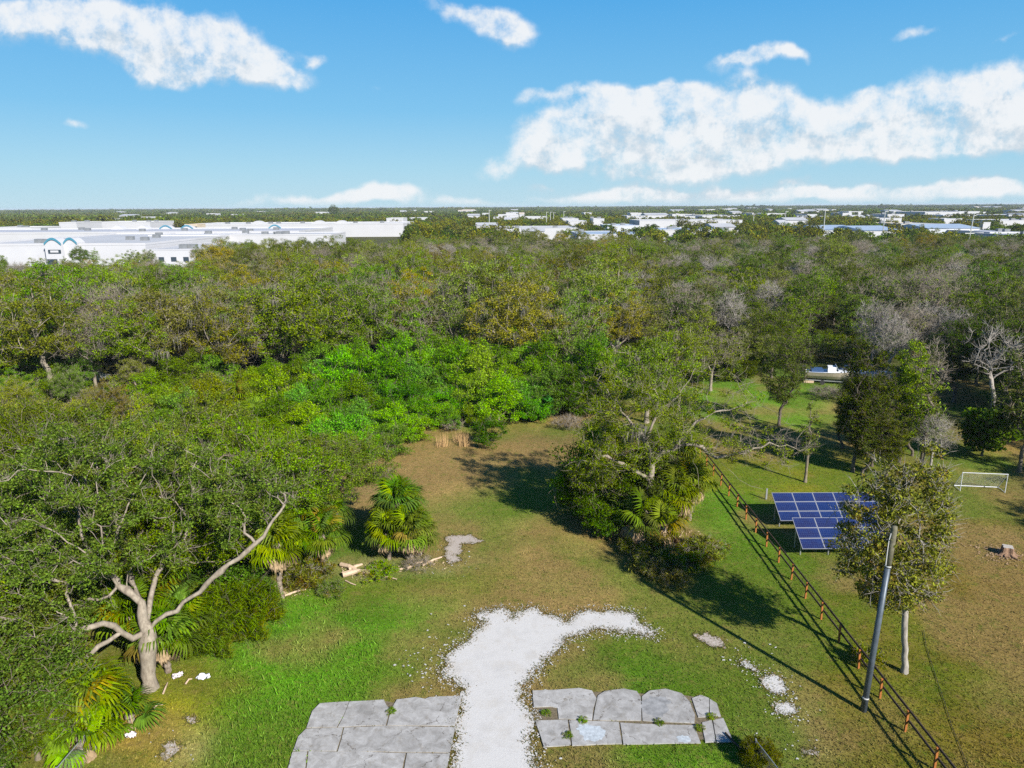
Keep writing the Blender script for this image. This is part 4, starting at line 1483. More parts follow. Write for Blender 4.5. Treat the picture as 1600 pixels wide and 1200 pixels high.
for q in range(46):          # small houses scattered far off
    Y = rr.uniform(900, 3200)
    pxx = rr.uniform(700, 1640) if q % 4 else rr.uniform(0, 700)
    building('tiny pale roof among the far trees', pxx, pxx + rr.uniform(5, 22), Y, 12.5 if Y < 1500 else 13.5, rr.uniform(30, 60), rr.choice(['roof_white', 'roof_white', 'roof_grey', 'roof_tan']),
             'wall_white', 0, .6, 'far_house', 'house', pitched=rr.random() < .5, group='tiny pale roofs among the far trees')
for q in range(38):
    Y = rr.uniform(560, 1300)
    pxx = rr.uniform(770, 1600)
    wv_ = rr.uniform(10, 42)
    if all(not (at(pxx, Y) < b_ + 6 and at(pxx + wv_, Y) > a - 6 and c - 8 < Y + 25 and Y < d + 8) for a, b_, c, d in BUILT):
        building('pale flat workshop roof in the town beyond the wood', pxx, pxx + wv_, Y, 8.5 + Y / 250, rr.uniform(25, 50), rr.choice(['roof_white', 'roof_white', 'roof_blue', 'roof_grey']),
                 'wall_white', 0, .6, 'workshop', 'building', group='pale flat workshops in the town beyond the wood')
# parking lot glimpsed between the trees at the left
s_ = sheet('parking_lot', [(at(-60, 230), 226), (at(330, 230), 226), (at(330, 320), 320), (at(-60, 320), 328)], .0, M['asphalt'])
s_.location.z = .02
tag(s_, None, None, kind='structure')

# tall poles in the middle distance
POLES = [(1285, 328, 420, 'slim pale light pole left of the blue warehouses'), (1378, 330, 440, 'tall pale pole in front of the blue warehouses'),
         (1405, 350, 440, 'short pale pole right of the tall one'), (1226, 330, 600, 'thin pole among trees at the centre right'),
         (1177, 334, 650, 'thin far pole left of the pale house'), (1056, 333, 620, 'thin pole behind the pale long warehouse'), (766, 328, 620, 'thin mast behind the bare trees'),
         (855, 331, 700, 'left one of the far mast cluster'), (861, 331, 705, 'middle one of the far mast cluster'), (866, 332, 710, 'right one of the far mast cluster'), (882, 330, 800, 'white stub mast right of the cluster')]
for (pxx, ptop, Y, lab) in POLES:
    hh = H - Y * math.tan(PITCH - math.atan((600 - ptop + (pxx - 800) * -0.0056) / FPX)) + 0
    hh = max(10, min(hh, 26))
    o = thing('light_pole', lab, 'pole', (at(pxx, Y), Y, 0))
    MB().tube([(0, 0, 0), (0, 0, hh)], [.34, .22], 8).obj('pole_shaft', M['metal_pole'], o)
    MB().box((.9, 0, hh - .3), (2.2, .5, .3)).obj('lamp_arm', M['metal_pole'], o)
o = thing('utility_pole', 'leaning pale utility pole with two crossarms at the right behind the wood', 'pole', (at(1509, 330), 330, 0))
MB().tube([(0, 0, 0), (1.0, 0, 21)], [.34, .2], 8).obj('pole_shaft', M['metal_pole'], o)
MB().box((.3, 0, 12.2), (4.2, .3, .35)).obj('crossarm', M['metal_pole'], o)
MB().box((.8, 0, 13.4), (2.4, .3, .35)).obj('crossarm', M['metal_pole'], o)
MB().tube([(.9, 0, 19.6), (3.0, 0, 20.6), (4.2, 0, 20.4)], .12, 6).obj('lamp_arm', M['metal_pole'], o)

# the wooded land beyond
groves = [(grove(f'grove_{i}', 40 + i, 12, 24, 10, 2.0, M['leaf_wood']), c) for i, c in enumerate([(.045, .070, .018), (.060, .085, .018), (.07, .075, .025), (.04, .06, .02)])]
singles = [(npmesh(f'lowtree_{i}', *(lambda t: (t[0], [t[1]]))(low_crown(60 + i, 10 + i, 4.6 + .5 * i, 26, 30, .95)), [M['leaf_wood']]), c)
           for i, c in enumerate([(.050, .085, .016), (.070, .095, .018), (.04, .065, .018), (.085, .085, .025)])]
pts, scs, ros, kis = [], [], [], []
y = 300.0
while y < 900:
    x = -(y * .74 + 40)
    while x < y * .74 + 40:
        xx, yy = x + fr.uniform(-4, 4), y + fr.uniform(-4, 4)
        pxx = float(to_pix(xx, yy)[0])
        far = 212 if pxx < 330 else (285 if pxx < 640 else 335)
        ok = clear_of(xx, yy, 7) and yy > far + 4 and not (pxx < 640 and 290 < yy < 735)
        if ok and vnoise(np.array([xx]), np.array([yy]), 45., 2)[0] > (.32 if pxx > 640 else .0):
            # keep the fronts of buildings from being buried
            ok = not any(a - 4 < xx * (c / yy) < b + 4 and yy < c < yy + 110 for a, b, c, d in BUILT if c < 760) or fr.random() < .12
        else:
            ok = False
        if ok:
            pts.append((xx, yy, 0))
            scs.append(fr.uniform(.75, 1.1))
            ros.append(fr.uniform(0, 6.28))
            kis.append(fr.randrange(4))
        x += 9.5
    y += 9
ns = len(pts)
scatter('town_trees', 'green trees between the far warehouses beyond the wood', pts, scs, ros, kis, singles)
pts, scs, ros, kis = [], [], [], []
y = 760.0
while y < 8500:
    st = 44 if y < 3000 else 80
    x = -(y * .76 + 60)
    while x < y * .76 + 60:
        xx, yy = x + fr.uniform(-18, 18), y + fr.uniform(-18, 18)
        if clear_of(xx, yy, 26) and (fr.random() < .93):
            pts.append((xx, yy, 0))
            scs.append(fr.uniform(.85, 1.2) * (1.0 if y < 3000 else 1.5) * (1.0 if fr.random() > .04 else 1.25))
            ros.append(fr.uniform(0, 6.28))
            kis.append(fr.randrange(4))
        x += st
    y += st
scatter('distant_wood', 'flat dark green woodland stretching to the horizon', pts, scs, ros, kis, groves)

# individual tall trees poking above the mall line
for (pxx, Y, sc_, lab) in [(370, 318, .85, 'leafy tree standing against the mall wall at its left corner'), (395, 322, .9, 'broad tree against the white mall wall'), (478, 330, .95, 'green tree before the far white mall wing'),
                           (130, 300, .8, 'wide low tree in front of the arched mall entrance'), (524, 1500, 2.4, 'lone dark tree sticking above the far skyline'), (505, 335, .9, 'tree right of the green one before the far mall wing')]:
    plant('round_a', at(pxx, Y), Y, lab, 'tree', (.055, .095, .016), 1.0, sc_, None, 'round_tree')
for i in range(26):
    pxx, Y = fr.uniform(-20, 330), fr.uniform(218, 312)
    kd = fr.choice(['oak_f', 'grey_a', 'round_a', 'slender_a', 'oak_d'])
    plant(kd, at(pxx, Y), Y, 'scattered tree on the lot in front of the white mall', 'tree', fr.choice(PAL), fr.uniform(0, 6.28), fr.uniform(.5, .75), 'trees on the lot in front of the mall', 'lot_tree')


def ray_at(px, py, Y):
    """point on the vertical plane at distance Y"""
    d = pix_dir(px, py)
    t = Y / d[1]
    return np.array((d[0] * t, Y, H + d[2] * t))


# ------------------------------------------------------------------ shrubs of several kinds
TREE['mound_a'] = make_tree('mound_a', 51, 4.2, 2.6, .5, .10, 70, 190, .17, .78, M['bark_grey'], M['leaf_green'], rz=2.3, cen_z=1.6, inner=.5, low=-.4, twig=1, lump=.45, seg=.6, min_r=.02)
TREE['mound_b'] = make_tree('mound_b', 52, 3.4, 2.2, .4, .09, 60, 180, .16, .68, M['bark_grey'], M['leaf_green'], rz=1.9, cen_z=1.3, inner=.5, low=-.4, twig=2, lump=.5, seg=.6, min_r=.02)
TREE['mound_c'] = make_tree('mound_c', 53, 5.4, 2.9, .8, .14, 90, 190, .18, .88, M['bark_grey'], M['leaf_green'], rz=3.0, cen_z=2.2, inner=.5, low=-.5, twig=2, lump=.55, seg=.6, min_r=.02)
TREE['bush_scrub'] = make_tree('bush_scrub', 54, 3.2, 2.3, .4, .08, 80, 45, .17, .6, M['bark_pale'], M['leaf_yellow'], rz=1.8, cen_z=1.3, inner=.3, low=-.4, twig=7, twig_len=.6, lump=.4, seg=.6)
TREE['broad_bush'] = make_tree('broad_bush', 55, 5.2, 1.9, .8, .10, 60, 48, .42, .8, M['bark_grey'], M['leaf_green'], rz=2.5, cen_z=2.5, inner=.35, low=-.9, twig=1, lump=.3, seg=.6, elong=1.4)
TREE['brush'] = make_tree('brush', 56, 1.2, 1.7, .1, .05, 60, 3, .15, .4, M['bark_pale'], M['leaf_yellow'], rz=.7, cen_z=.4, inner=.2, low=0, twig=10, twig_len=.7, seg=.5)
TREE['feather'] = make_tree('feather', 57, 2.2, 2.0, .2, .05, 90, 150, .34, .5, M['bark_dark'], M['leaf_oak'], rz=1.5, cen_z=.7, inner=.3, low=-.2, twig=1, seg=.6, elong=9)
TREE['weeds'] = make_tree('weeds', 58, 1.3, 1.8, .2, .03, 60, 70, .20, .45, M['bark_pale'], M['leaf_yellow'], rz=.8, cen_z=.4, inner=.2, low=-.1, twig=4, twig_len=.5, seg=.5, elong=4)

# ------------------------------------------------------------------ the big oak at the left
rO = np.random.default_rng(77)
limbs = [
    [(235, 1078, 33.5), (232, 1040, 33.55), (230, 1005, 33.6), (230, 985, 33.7)],
    [(230, 985, 33.7), (262, 960, 34.0), (300, 930, 34.5), (345, 893, 35.0), (385, 860, 35.6), (412, 838, 36.0), (438, 800, 36.5), (455, 776, 37.0)],
    [(230, 985, 33.7), (232, 955, 34.2), (238, 925, 35.0), (246, 896, 36.0), (262, 860, 37.5)],
    [(230, 985, 33.7), (222, 958, 34.0), (208, 930, 34.2), (186, 915, 34.4), (176, 900, 35.0), (170, 870, 36.0)],
    [(222, 958, 34.0), (216, 935, 34.8), (207, 908, 35.6), (195, 880, 37.0), (184, 830, 39.0), (177, 785, 40.5), (176, 752, 42.0)],
    [(230, 985, 33.7), (205, 998, 33.2), (190, 988, 32.8), (168, 1003, 32.2), (140, 1022, 31.6), (122, 1036, 31.0), (95, 1060, 30.2)],
    [(190, 988, 32.8), (178, 978, 32.6), (160, 975, 32.0), (120, 985, 31.5)],
    [(95, 1060, 30.2), (60, 1080, 29.5), (20, 1085, 29.2)],
    [(235, 1065, 33.5), (150, 1045, 31.8), (135, 1075, 31.0), (112, 1095, 30.6)],
]
LP, LPar = [], []


def lidx(p):
    for i, q in enumerate(LP):
        if np.linalg.norm(q - p) < .05:
            return i
    return -1


for li, lb in enumerate(limbs[:-1]):
    prev = -1
    for (a, b_, Y) in lb:
        p = ray_at(a, b_, Y)
        if li == 0 and prev == -1:
            p[2] = -.15
        j = lidx(p)
        if j < 0:
            LP.append(p)
            LPar.append(prev)
            j = len(LP) - 1
        prev = j


def skeleton_from(r, P0, par0, att, **kw):
    """as skeleton(), from a set of limbs already drawn"""
    n0 = len(P0)
    seg, bow, jit, lenw = kw.get('seg', .6), kw.get('bow', -.03), kw.get('jit', .12), kw.get('lenw', .35)
    cap = n0 + len(att) * 16
    P = np.zeros((cap, 3))
    par = np.full(cap, -1)
    pl = np.zeros(cap)
    P[:n0] = P0
    par[:n0] = par0
    for i in range(1, n0):
        pl[i] = pl[par[i]] + np.linalg.norm(P[i] - P[par[i]])
    pl[:n0] *= .3
    n = n0
    low = kw.get('low', 4)
    tips = []
    for a in att[np.argsort(np.min(np.linalg.norm(att[:, None] - P0[None], axis=2), axis=1))]:
        D = np.linalg.norm(P[low:n] - a, axis=1)
        j = low + int(np.argmin(D + lenw * pl[low:n] + 1.0 * np.maximum(P[low:n, 2] - a[2] - .5, 0)))
        d = a - P[j]
        L = np.linalg.norm(d)
        k_ = max(1, int(math.ceil(L / seg)))
        side = r.normal(0, 1, 3)
        prev = j
        for q in range(1, k_ + 1):
            t = q / k_
            p = P[j] + d * t + 4 * t * (1 - t) * L * (side * jit * .6 + np.array((0, 0, -bow)))
            if q < k_:
                p = p + r.normal(0, jit * min(seg, L) * .5, 3)
            P[n], par[n], pl[n] = p, prev, pl[prev] + L / k_
            prev = n
            n += 1
        tips.append(prev)
    cnt = np.zeros(n)
    cnt[tips] = 1
    kids = np.zeros(n, bool)
    kids[par[1:n]] = True
    for i in range(n0):
        if not kids[i]:
            cnt[i] += 2
    for i in range(n - 1, 0, -1):
        cnt[par[i]] += cnt[i]
    return P[:n], par[:n], cnt, tips


def twig_mesh(r, base, cen, twig, twig_len, wv):
    nt = len(base) * twig
    base = np.repeat(base, twig, axis=0)
    dirs = r.normal(0, 1, (nt, 3)) + np.array((0, 0, .4))
    o_ = base - cen
    dirs += o_ / np.linalg.norm(o_, axis=1)[:, None] * .6
    dirs /= np.linalg.norm(dirs, axis=1)[:, None]
    L = twig_len * (0.5 + r.random(nt))
    side = np.cross(dirs, r.normal(0, 1, (nt, 3)))
    side /= np.linalg.norm(side, axis=1)[:, None]
    mid = base + dirs * L[:, None] * .55 + side * L[:, None] * .12
    end = base + dirs * L[:, None]
    s2 = np.cross(dirs, side)
    vv = np.stack([base - side * wv, base + side * wv, base + s2 * wv * 1.5, mid - side * wv * .7, mid + side * wv * .7, mid + s2 * wv, end], 1).reshape(-1, 3)
    o = np.arange(nt)[:, None] * 7
    fq = np.concatenate([o + np.array([0, 1, 4, 3]), o + np.array([1, 2, 5, 4]), o + np.array([2, 0, 3, 5])])
    ft = np.concatenate([o + np.array([3, 4, 6]), o + np.array([4, 5, 6]), o + np.array([5, 3, 6])])
    return vv, fq, ft


def custom_tree(name, label, P0, par0, att, trunk_r, bark, leafm, col, clump, per, size, r, bare_fn=None, twig=5, twig_len=.8, low=4, elong=2.0, min_r=.014, moss_at=None,
                exp=.5, jit=.12, flat=.6):
    P, par, cnt, tips = skeleton_from(r, np.array(P0), np.array(par0), att, low=low, jit=jit)
    R = np.maximum(min_r, trunk_r * (cnt / cnt[0]) ** exp)
    R = R * (1 + .16 * r.normal(0, 1, len(R)) * (R > .05))
    P[4:] += r.normal(0, .035, (len(P) - 4, 3))
    R[0] *= 1.35
    V, Q = tubes(P, par, R, cnt, lambda q: 9 if q > .2 else (6 if q > .07 else 4 if q > .03 else 3))
    cen = att.mean(0)
    vv, fq, ft = twig_mesh(r, P[tips], cen, twig, twig_len, .011)
    nb = len(V)
    base = P[0].copy()
    base[2] = 0
    o = thing('tree', label, 'tree', tuple(base))
    me = npmesh(name + '_trunk', np.concatenate([V, vv]) - base, [np.concatenate([Q, fq + nb]), ft + nb], [bark], smooth=True)
    link('trunk', me, o)
    T = P[tips]
    if bare_fn is not None:
        T = T[r.random(len(T)) >= bare_fn(T)]
    rad = clump * (.6 + .8 * r.random(len(T)))
    LV, LF = leaves(r, T + r.normal(0, clump * .2, T.shape), rad, per, size, flat, elong=elong)
    c = link('crown', npmesh(name + '_crown', LV - base, [LF], [leafm]), o)
    c.color = (*[v * f for v, f in zip(col, LEAF_GAIN)], 1)
    if moss_at is not None:
        n = len(moss_at) * 40
        b0 = np.repeat(np.array(moss_at), 40, axis=0) + r.normal(0, .4, (n, 3)) * np.array((1, 1, .5))
        L = .5 + 1.3 * r.random(n)
        wd = r.normal(0, .045, (n, 2))
        V3 = np.stack([b0 + np.c_[wd, np.zeros(n)], b0 - np.c_[wd, np.zeros(n)], b0 + np.c_[r.normal(0, .08, (n, 2)), -L]], 1).reshape(-1, 3)
        link('hanging_moss', npmesh(name + '_moss', V3 - base, [np.arange(n * 3).reshape(-1, 3)], [M['moss']]), o)['kind'] = 'stuff'
    return o




def refine(LP, LPar, r, step=.45, amp=.06):
    P2, Q2, mp = [], [], {}
    for i, (p_, a_) in enumerate(zip(LP, LPar)):
        if a_ < 0:
            P2.append(p_)
            Q2.append(-1)
            mp[i] = 0
            continue
        A_ = LP[a_]
        n_ = max(1, int(np.linalg.norm(p_ - A_) / step))
        prev = mp[a_]
        for k_ in range(1, n_ + 1):
            t = k_ / n_
            P2.append(A_ + (p_ - A_) * t + (r.normal(0, amp, 3) if k_ < n_ else 0))
            Q2.append(prev)
            prev = len(P2) - 1
        mp[i] = prev
    return P2, Q2


LP, LPar = refine(LP, LPar, rO)
A = crown_points(rO, 360, np.array((-23.0, 38.2, 8.2)), 8.0, 5.8, 4.2, .4, -.55, lump=.55, lumps=12)
A2 = crown_points(rO, 260, np.array((-25.6, 31.5, 5.0)), 5.0, 3.4, 3.6, .4, -.9, lump=.3)
A3 = crown_points(rO, 70, np.array((-14.6, 38.2, 9.2)), 3.2, 2.6, 1.9, .3, -.6, lump=.3)
att = np.concatenate([A, A2, A3])
# the trunk stays in view from the camera: no foliage in front of it
apx, apy = to_pix(att[:, 0], att[:, 1], att[:, 2])
free = ~((apx > 175) & (apx < 300) & (apy > 880) & (att[:, 1] < 35.0)) & ~((apx > 300) & (apy > 850))
att = att[free]
custom_tree('great_oak', 'big pale-trunked oak leaning over the left edge of the lawn', LP, LPar, att, .38, M['bark_pale'], M['leaf_oak'], (.070, .105, .012), .64, 200, .135, rO,
            low=14, bare_fn=lambda T: .06 + 0 * T[:, 0], twig=4, twig_len=.9, exp=.5)

NEAR_OAKS = [
    ('oak_low', -23.6, 28.0, 1.0, 1.0, (.055, .090, .012), 'low-branched oak filling the bottom left corner'),
    ('oak_low', -23.4, 31.2, 4.0, .72, (.060, .095, .010), 'low leafy oak bough between the corner oak and the palms'),
    ('oak_low', -26.8, 31.8, 3.0, 1.1, (.065, .100, .012), 'low-branched oak behind the bottom left corner one'),
    ('oak_low', -28.6, 36.0, 5.0, 1.0, (.060, .095, .012), 'low leafy oak at the left of the big pale trunk'),
    ('oak_near', -30.0, 30.2, 0.4, .92, (.055, .090, .012), 'leafy oak crowding the lower left corner'),
    ('oak_near', -31.5, 40.0, 2.0, .95, (.070, .105, .013), 'dense oak at the left edge behind the corner oak'),
    ('oak_near_b', -26.5, 46.0, 1.0, 1.05, (.080, .115, .013), 'oak behind the big pale-trunked oak'),
    ('oak_near_b', -18.5, 48.5, 4.0, 1.0, (.060, .095, .014), 'small-leaved oak behind the low palms at the left'),
    ('oak_near', -35.0, 50.0, 3.1, 1.0, (.085, .115, .012), 'yellow-green oak at the left edge in the second row'),
    ('oak_near_b', -14.2, 53.5, 5.2, .78, (.055, .085, .016), 'dark feathery oak at the clearing edge above the palms'),
    ('oak_near_b', -26.0, 55.5, 2.6, .95, (.090, .120, .012), 'light green oak in the middle of the left thicket'),
    ('oak_near', -41.5, 58.0, 0.8, .9, (.095, .105, .014), 'olive oak at the far left behind the second row'),
    ('oak_near_b', -22.0, 40.5, .3, .9, (.065, .100, .012), 'oak tucked against the big pale-trunked oak'),
]
for (kd, x, y, rz, s, col, lab) in NEAR_OAKS:
    plant(kd, x, y, lab, 'tree', col, rz, s, 'oaks crowding the left side', 'oak_tree')

# ------------------------------------------------------------------ palms


def frond_mesh(name, seed, mat, dead=False):
    r = random.Random(seed)
    V, F = [], []
    pet = 0.75 if not dead else .5
    hx, hz = pet * .95, .10
    n0 = len(V)
    V += [(0, -.025, 0), (0, .025, 0), (hx, .02, hz), (hx, -.02, hz)]
    F.append((0, 1, 2, 3))
    n = 26 if not dead else 18
    spread_ = 2.3 if not dead else .7
    for i in range(n):
        t = (i + .5) / n * 2 - 1
        ph = t * spread_ + r.uniform(-.04, .04)
        L = (1.05 - .30 * abs(t)) * r.uniform(.88, 1.08) * (1 if not dead else .85)
        fold = .25 * math.cos(ph) if not dead else 0
        c, s = math.cos(ph), math.sin(ph)
        wd = .045 if not dead else .05
        p0 = (hx, 0, hz)
        z1 = hz + .16 - .10 * abs(t) + fold * .2
        p1 = (hx + c * L * .5, s * L * .5, z1 + r.uniform(-.03, .03))
        p2 = (hx + c * L * .85, s * L * .85, z1 - .14 - r.uniform(0, .08))
        p3 = (hx + c * L, s * L, z1 - .42 - r.uniform(0, .15))
        k_ = len(V)
        nx_, ny_ = -s * wd, c * wd
        V += [p0, (p1[0] + nx_, p1[1] + ny_, p1[2] - .02), (p1[0] - nx_, p1[1] - ny_, p1[2] + .02), (p2[0] + nx_ * .8, p2[1] + ny_ * .8, p2[2]), (p2[0] - nx_ * .8, p2[1] - ny_ * .8, p2[2] + .015), p3]
        F += [(k_, k_ + 1, k_ + 2), (k_ + 1, k_ + 3, k_ + 4, k_ + 2), (k_ + 3, k_ + 5, k_ + 4)]
    me = bpy.data.meshes.new(name)
    me.from_pydata(V, [], F)
    me.materials.append(mat)
    me.update()
    return me


FR = [frond_mesh(f'frond_{i}', 70 + i, M['frond']) for i in range(3)]
FD = [frond_mesh(f'dead_frond_{i}', 80 + i, M['dead_frond'], True) for i in range(2)]


def palm_trunk(h, seed):
    r = random.Random(seed)
    pts, rs = [], []
    n = max(4, int(h / .16))
    for i in range(n + 1):
        pts.append((0.05 * math.sin(i * .3), 0.04 * math.cos(i * .4), -.1 + (h + .1) * i / n))
        rs.append((.17 + (.06 if i > n * .55 else 0)) * (1.12 if i % 2 else .92) * r.uniform(.95, 1.05))
    return MB().tube(pts, rs, 9).mesh('palm_trunk', M['bark_palm'])


M['bark_palm'] = bark_mat('bark_palm', (0.30, 0.25, 0.20), (0.15, 0.11, 0.08), 9)
pr = random.Random(91)


def palm(x, y, h, label, s=1.0, ng=20, nd=7, col=(.075, .125, .012), group=None, cat='palm'):
    o = thing('cabbage_palm', label, cat, (x, y, 0), pr.uniform(0, 6.28), group)
    if h > .3:
        link('trunk', palm_trunk(h, int(x * 10)), o)
    for i in range(ng):
        az = i * 2.4 + pr.uniform(-.2, .2)
        t = i / max(ng - 1, 1)
        el = math.radians(80 - 100 * t ** .9 + pr.uniform(-8, 8))
        f = link('frond', FR[pr.randrange(3)], o, (.08 * math.cos(az), .08 * math.sin(az), h + .1 - .25 * t), (pr.uniform(-.3, .3), -el, az))
        k_ = s * pr.uniform(.85, 1.12)
        f.scale = (k_, k_, k_)
        q = pr.random()
        cc = col if q < .82 else ((.11, .14, .012) if q < .95 else (.17, .13, .015))
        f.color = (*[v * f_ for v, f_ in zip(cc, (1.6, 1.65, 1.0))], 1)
    for i in range(int(nd * 1.5)):
        az = i * 2.4 + 1 + pr.uniform(-.3, .3)
        f = link('dead_frond', FD[i % 2], o, (.12 * math.cos(az), .12 * math.sin(az), h - .05), (0, math.radians(pr.uniform(40, 72)), az))
        k_ = s * pr.uniform(.8, 1.12)
        f.scale = (k_, k_, k_)
    return o


PALMS = [
    (608, 874, 2.1, 'front left palm of the low palm clump beside the clearing', 1.0, 20, 8, None), (643, 877, 2.3, 'front right palm of the low palm clump beside the clearing', 1.05, 20, 8, None),
    (624, 862, 3.9, 'tallest palm at the back of the low palm clump', 1.1, 24, 5, (.05, .10, .016)), (657, 866, 1.7, 'right outer palm of the low palm clump', .9, 16, 6, None),
     (636, 852, 3.3, 'hindmost palm of the low palm clump', 1.0, 20, 3, (.05, .10, .016)),
    (440, 934, 3.9, 'palm with a bare grey trunk at the lawn edge', 1.15, 22, 9, (.10, .14, .012)), (505, 882, 2.3, 'palm with drooping dead fronds right of the grey-trunked palm', 1.05, 20, 9, (.06, .11, .014)),
    (480, 868, 3.2, 'palm behind the grey-trunked palm', 1.05, 22, 4, (.07, .12, .014)), (520, 852, 2.6, 'palm between the grey-trunked palm and the low clump', 1.0, 20, 4, (.06, .11, .014)),
    
    (455, 800, 4.2, 'tall palm in the shade over the grey-trunked palm', 1.1, 22, 2, (.08, .14, .012)),
    (430, 705, 2.6, 'bright palm topping the left thicket', 1.2, 22, 1, (.11, .17, .010)), (400, 690, 2.6, 'second bright palm on the left thicket', 1.2, 22, 1, (.11, .17, .010)),
    (465, 690, 2.4, 'third bright palm at the right of the left thicket', 1.1, 20, 1, (.09, .15, .010)), (380, 668, 3.4, 'bright palm near the tall trees at the left', 1.2, 20, 1, (.11, .17, .010)),
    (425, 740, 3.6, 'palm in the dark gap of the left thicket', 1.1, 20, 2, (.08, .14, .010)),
    (140, 1142, 1.5, 'bright palm with a hanging tan frond in the lower left corner', 1.2, 18, 5, (.10, .165, .008)),
    (130, 1175, .8, 'lowest palm beside the wire fence at the bottom left', 1.0, 12, 3, (.10, .165, .008)),
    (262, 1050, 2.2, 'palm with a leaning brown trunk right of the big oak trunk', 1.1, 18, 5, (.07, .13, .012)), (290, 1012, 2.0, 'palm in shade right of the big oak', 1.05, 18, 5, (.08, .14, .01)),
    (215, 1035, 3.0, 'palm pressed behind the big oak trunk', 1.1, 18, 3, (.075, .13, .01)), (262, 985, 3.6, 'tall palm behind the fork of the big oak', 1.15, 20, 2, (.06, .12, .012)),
    (205, 1125, .4, 'small palmetto at the foot of the big oak', .85, 10, 1, (.05, .10, .015)),
    (1000, 848, 1.8, 'dry palm with a skirt of dead fronds under the large centre tree', 1.3, 8, 16, (.06, .09, .012)), (1052, 822, 2.8, 'palm with hanging yellow fronds right of the centre tree', 1.2, 20, 8, (.10, .13, .012)),
    (1078, 812, 3.2, 'palm at the right flank of the centre tree', 1.15, 20, 8, (.10, .13, .012)), (1034, 852, 1.5, 'short palm with dead fronds at the foot of the centre tree', 1.1, 10, 12, (.08, .11, .012)),
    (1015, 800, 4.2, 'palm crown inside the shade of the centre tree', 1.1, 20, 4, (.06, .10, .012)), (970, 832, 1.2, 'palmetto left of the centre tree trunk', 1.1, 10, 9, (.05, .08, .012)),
    (1060, 780, 4.0, 'tall palm behind the right flank of the centre tree', 1.2, 20, 5, (.09, .12, .012)),
]
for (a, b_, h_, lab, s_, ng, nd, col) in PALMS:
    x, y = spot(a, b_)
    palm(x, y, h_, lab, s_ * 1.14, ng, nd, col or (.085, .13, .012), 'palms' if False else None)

# ------------------------------------------------------------------ the large centre tree
rc = np.random.default_rng(99)
bx, by = spot(1010, 826)
limbs = [
    [(bx, by, -.15), (bx - .1, by, 2), (bx + .1, by + .1, 4), (bx + .2, by + .2, 5.6)],
    [(bx + .2, by + .2, 5.6), (bx - .3, by + .3, 7.2), (bx + .3, by + .5, 8.6), (bx + 1.0, by + .8, 9.8), (bx + .4, by + 1, 11.2), (bx + 1.4, by + 1.2, 12.2)],
    [(bx + .2, by + .2, 5.6), (bx + 1.8, by, 6.6), (bx + 3.3, by - .4, 7.2), (bx + 5.0, by - .8, 6.2), (bx + 7.0, by - 1.2, 6.8), (bx + 9.0, by - .9, 7.4), (bx + 11, by - .9, 7.0)],
    [(bx + 1.8, by, 6.6), (bx + 3.2, by + .4, 8.2), (bx + 5.2, by + 1, 9.4), (bx + 7, by + 1.4, 9.6), (bx + 8.6, by + 1.8, 10.0)],
    [(bx - .1, by, 4), (bx - 1.6, by - .4, 5.4), (bx - 3.4, by - .8, 6.4), (bx - 5.4, by - 1.2, 6.3), (bx - 6.8, by - 1.6, 5.9)],
    [(bx + 3.3, by - .4, 7.2), (bx + 3.4, by - 1.4, 5.6), (bx + 3.6, by - 1.9, 3.8), (bx + 3.0, by - 2.3, 2.4)],
    [(bx + 5.0, by - .8, 6.2), (bx + 6.4, by - 2, 4.9), (bx + 8.0, by - 2.6, 4.4)],
    [(bx + 1.0, by + .8, 9.8), (bx + 2.6, by + 1, 11.3), (bx + 3.4, by + 1.4, 12.6), (bx + 4.4, by + 1.4, 13.0)],
    [(bx - .3, by + .3, 7.2), (bx - 1.8, by + .4, 9.2), (bx - 3.0, by + .8, 10.6), (bx - 3.8, by + .8, 11.9)],
]
LP, LPar = [], []
for li, lb in enumerate(limbs):
    prev = -1
    for p in lb:
        p = np.array(p, float)
        j = lidx(p)
        if j < 0 and li and prev == -1:
            j = int(np.argmin([np.linalg.norm(q - p) for q in LP]))
        if j < 0:
            LP.append(p)
            LPar.append(prev)
            j = len(LP) - 1
        prev = j
LP, LPar = refine(LP, LPar, rc, .6, .10)
att = np.concatenate([crown_points(rc, 235, np.array((bx - 1.4, by, 8.2)), 4.8, 4.4, 4.9, .4, -.7, lump=.4),
                      crown_points(rc, 110, np.array((bx + 4.6, by + .6, 9.0)), 5.2, 4.4, 3.6, .3, -.8, lump=.4),
                      crown_points(rc, 60, np.array((bx + 8.2, by - 1.0, 7.0)), 4.2, 3.0, 1.8, .2, -.9, lump=.3),
                      crown_points(rc, 50, np.array((bx - 4.8, by - .6, 5.0)), 2.6, 2.6, 2.0, .3, -.9, lump=.3)])
custom_tree('centre_tree', 'large half-bare tree with twisting pale limbs right of the clearing', LP, LPar, att, .34, M['bark_pale'], M['leaf_oak'], (.090, .130, .008), .62, 140, .135, rc,
            bare_fn=lambda T: np.clip((T[:, 0] - bx - 1.5) / 9, .03, .70), twig=4, twig_len=1.0, low=10, elong=2.4, exp=.62,
            moss_at=[(bx - 1.2, by - .5, 8.6), (bx + 2.2, by - .3, 8.0)])
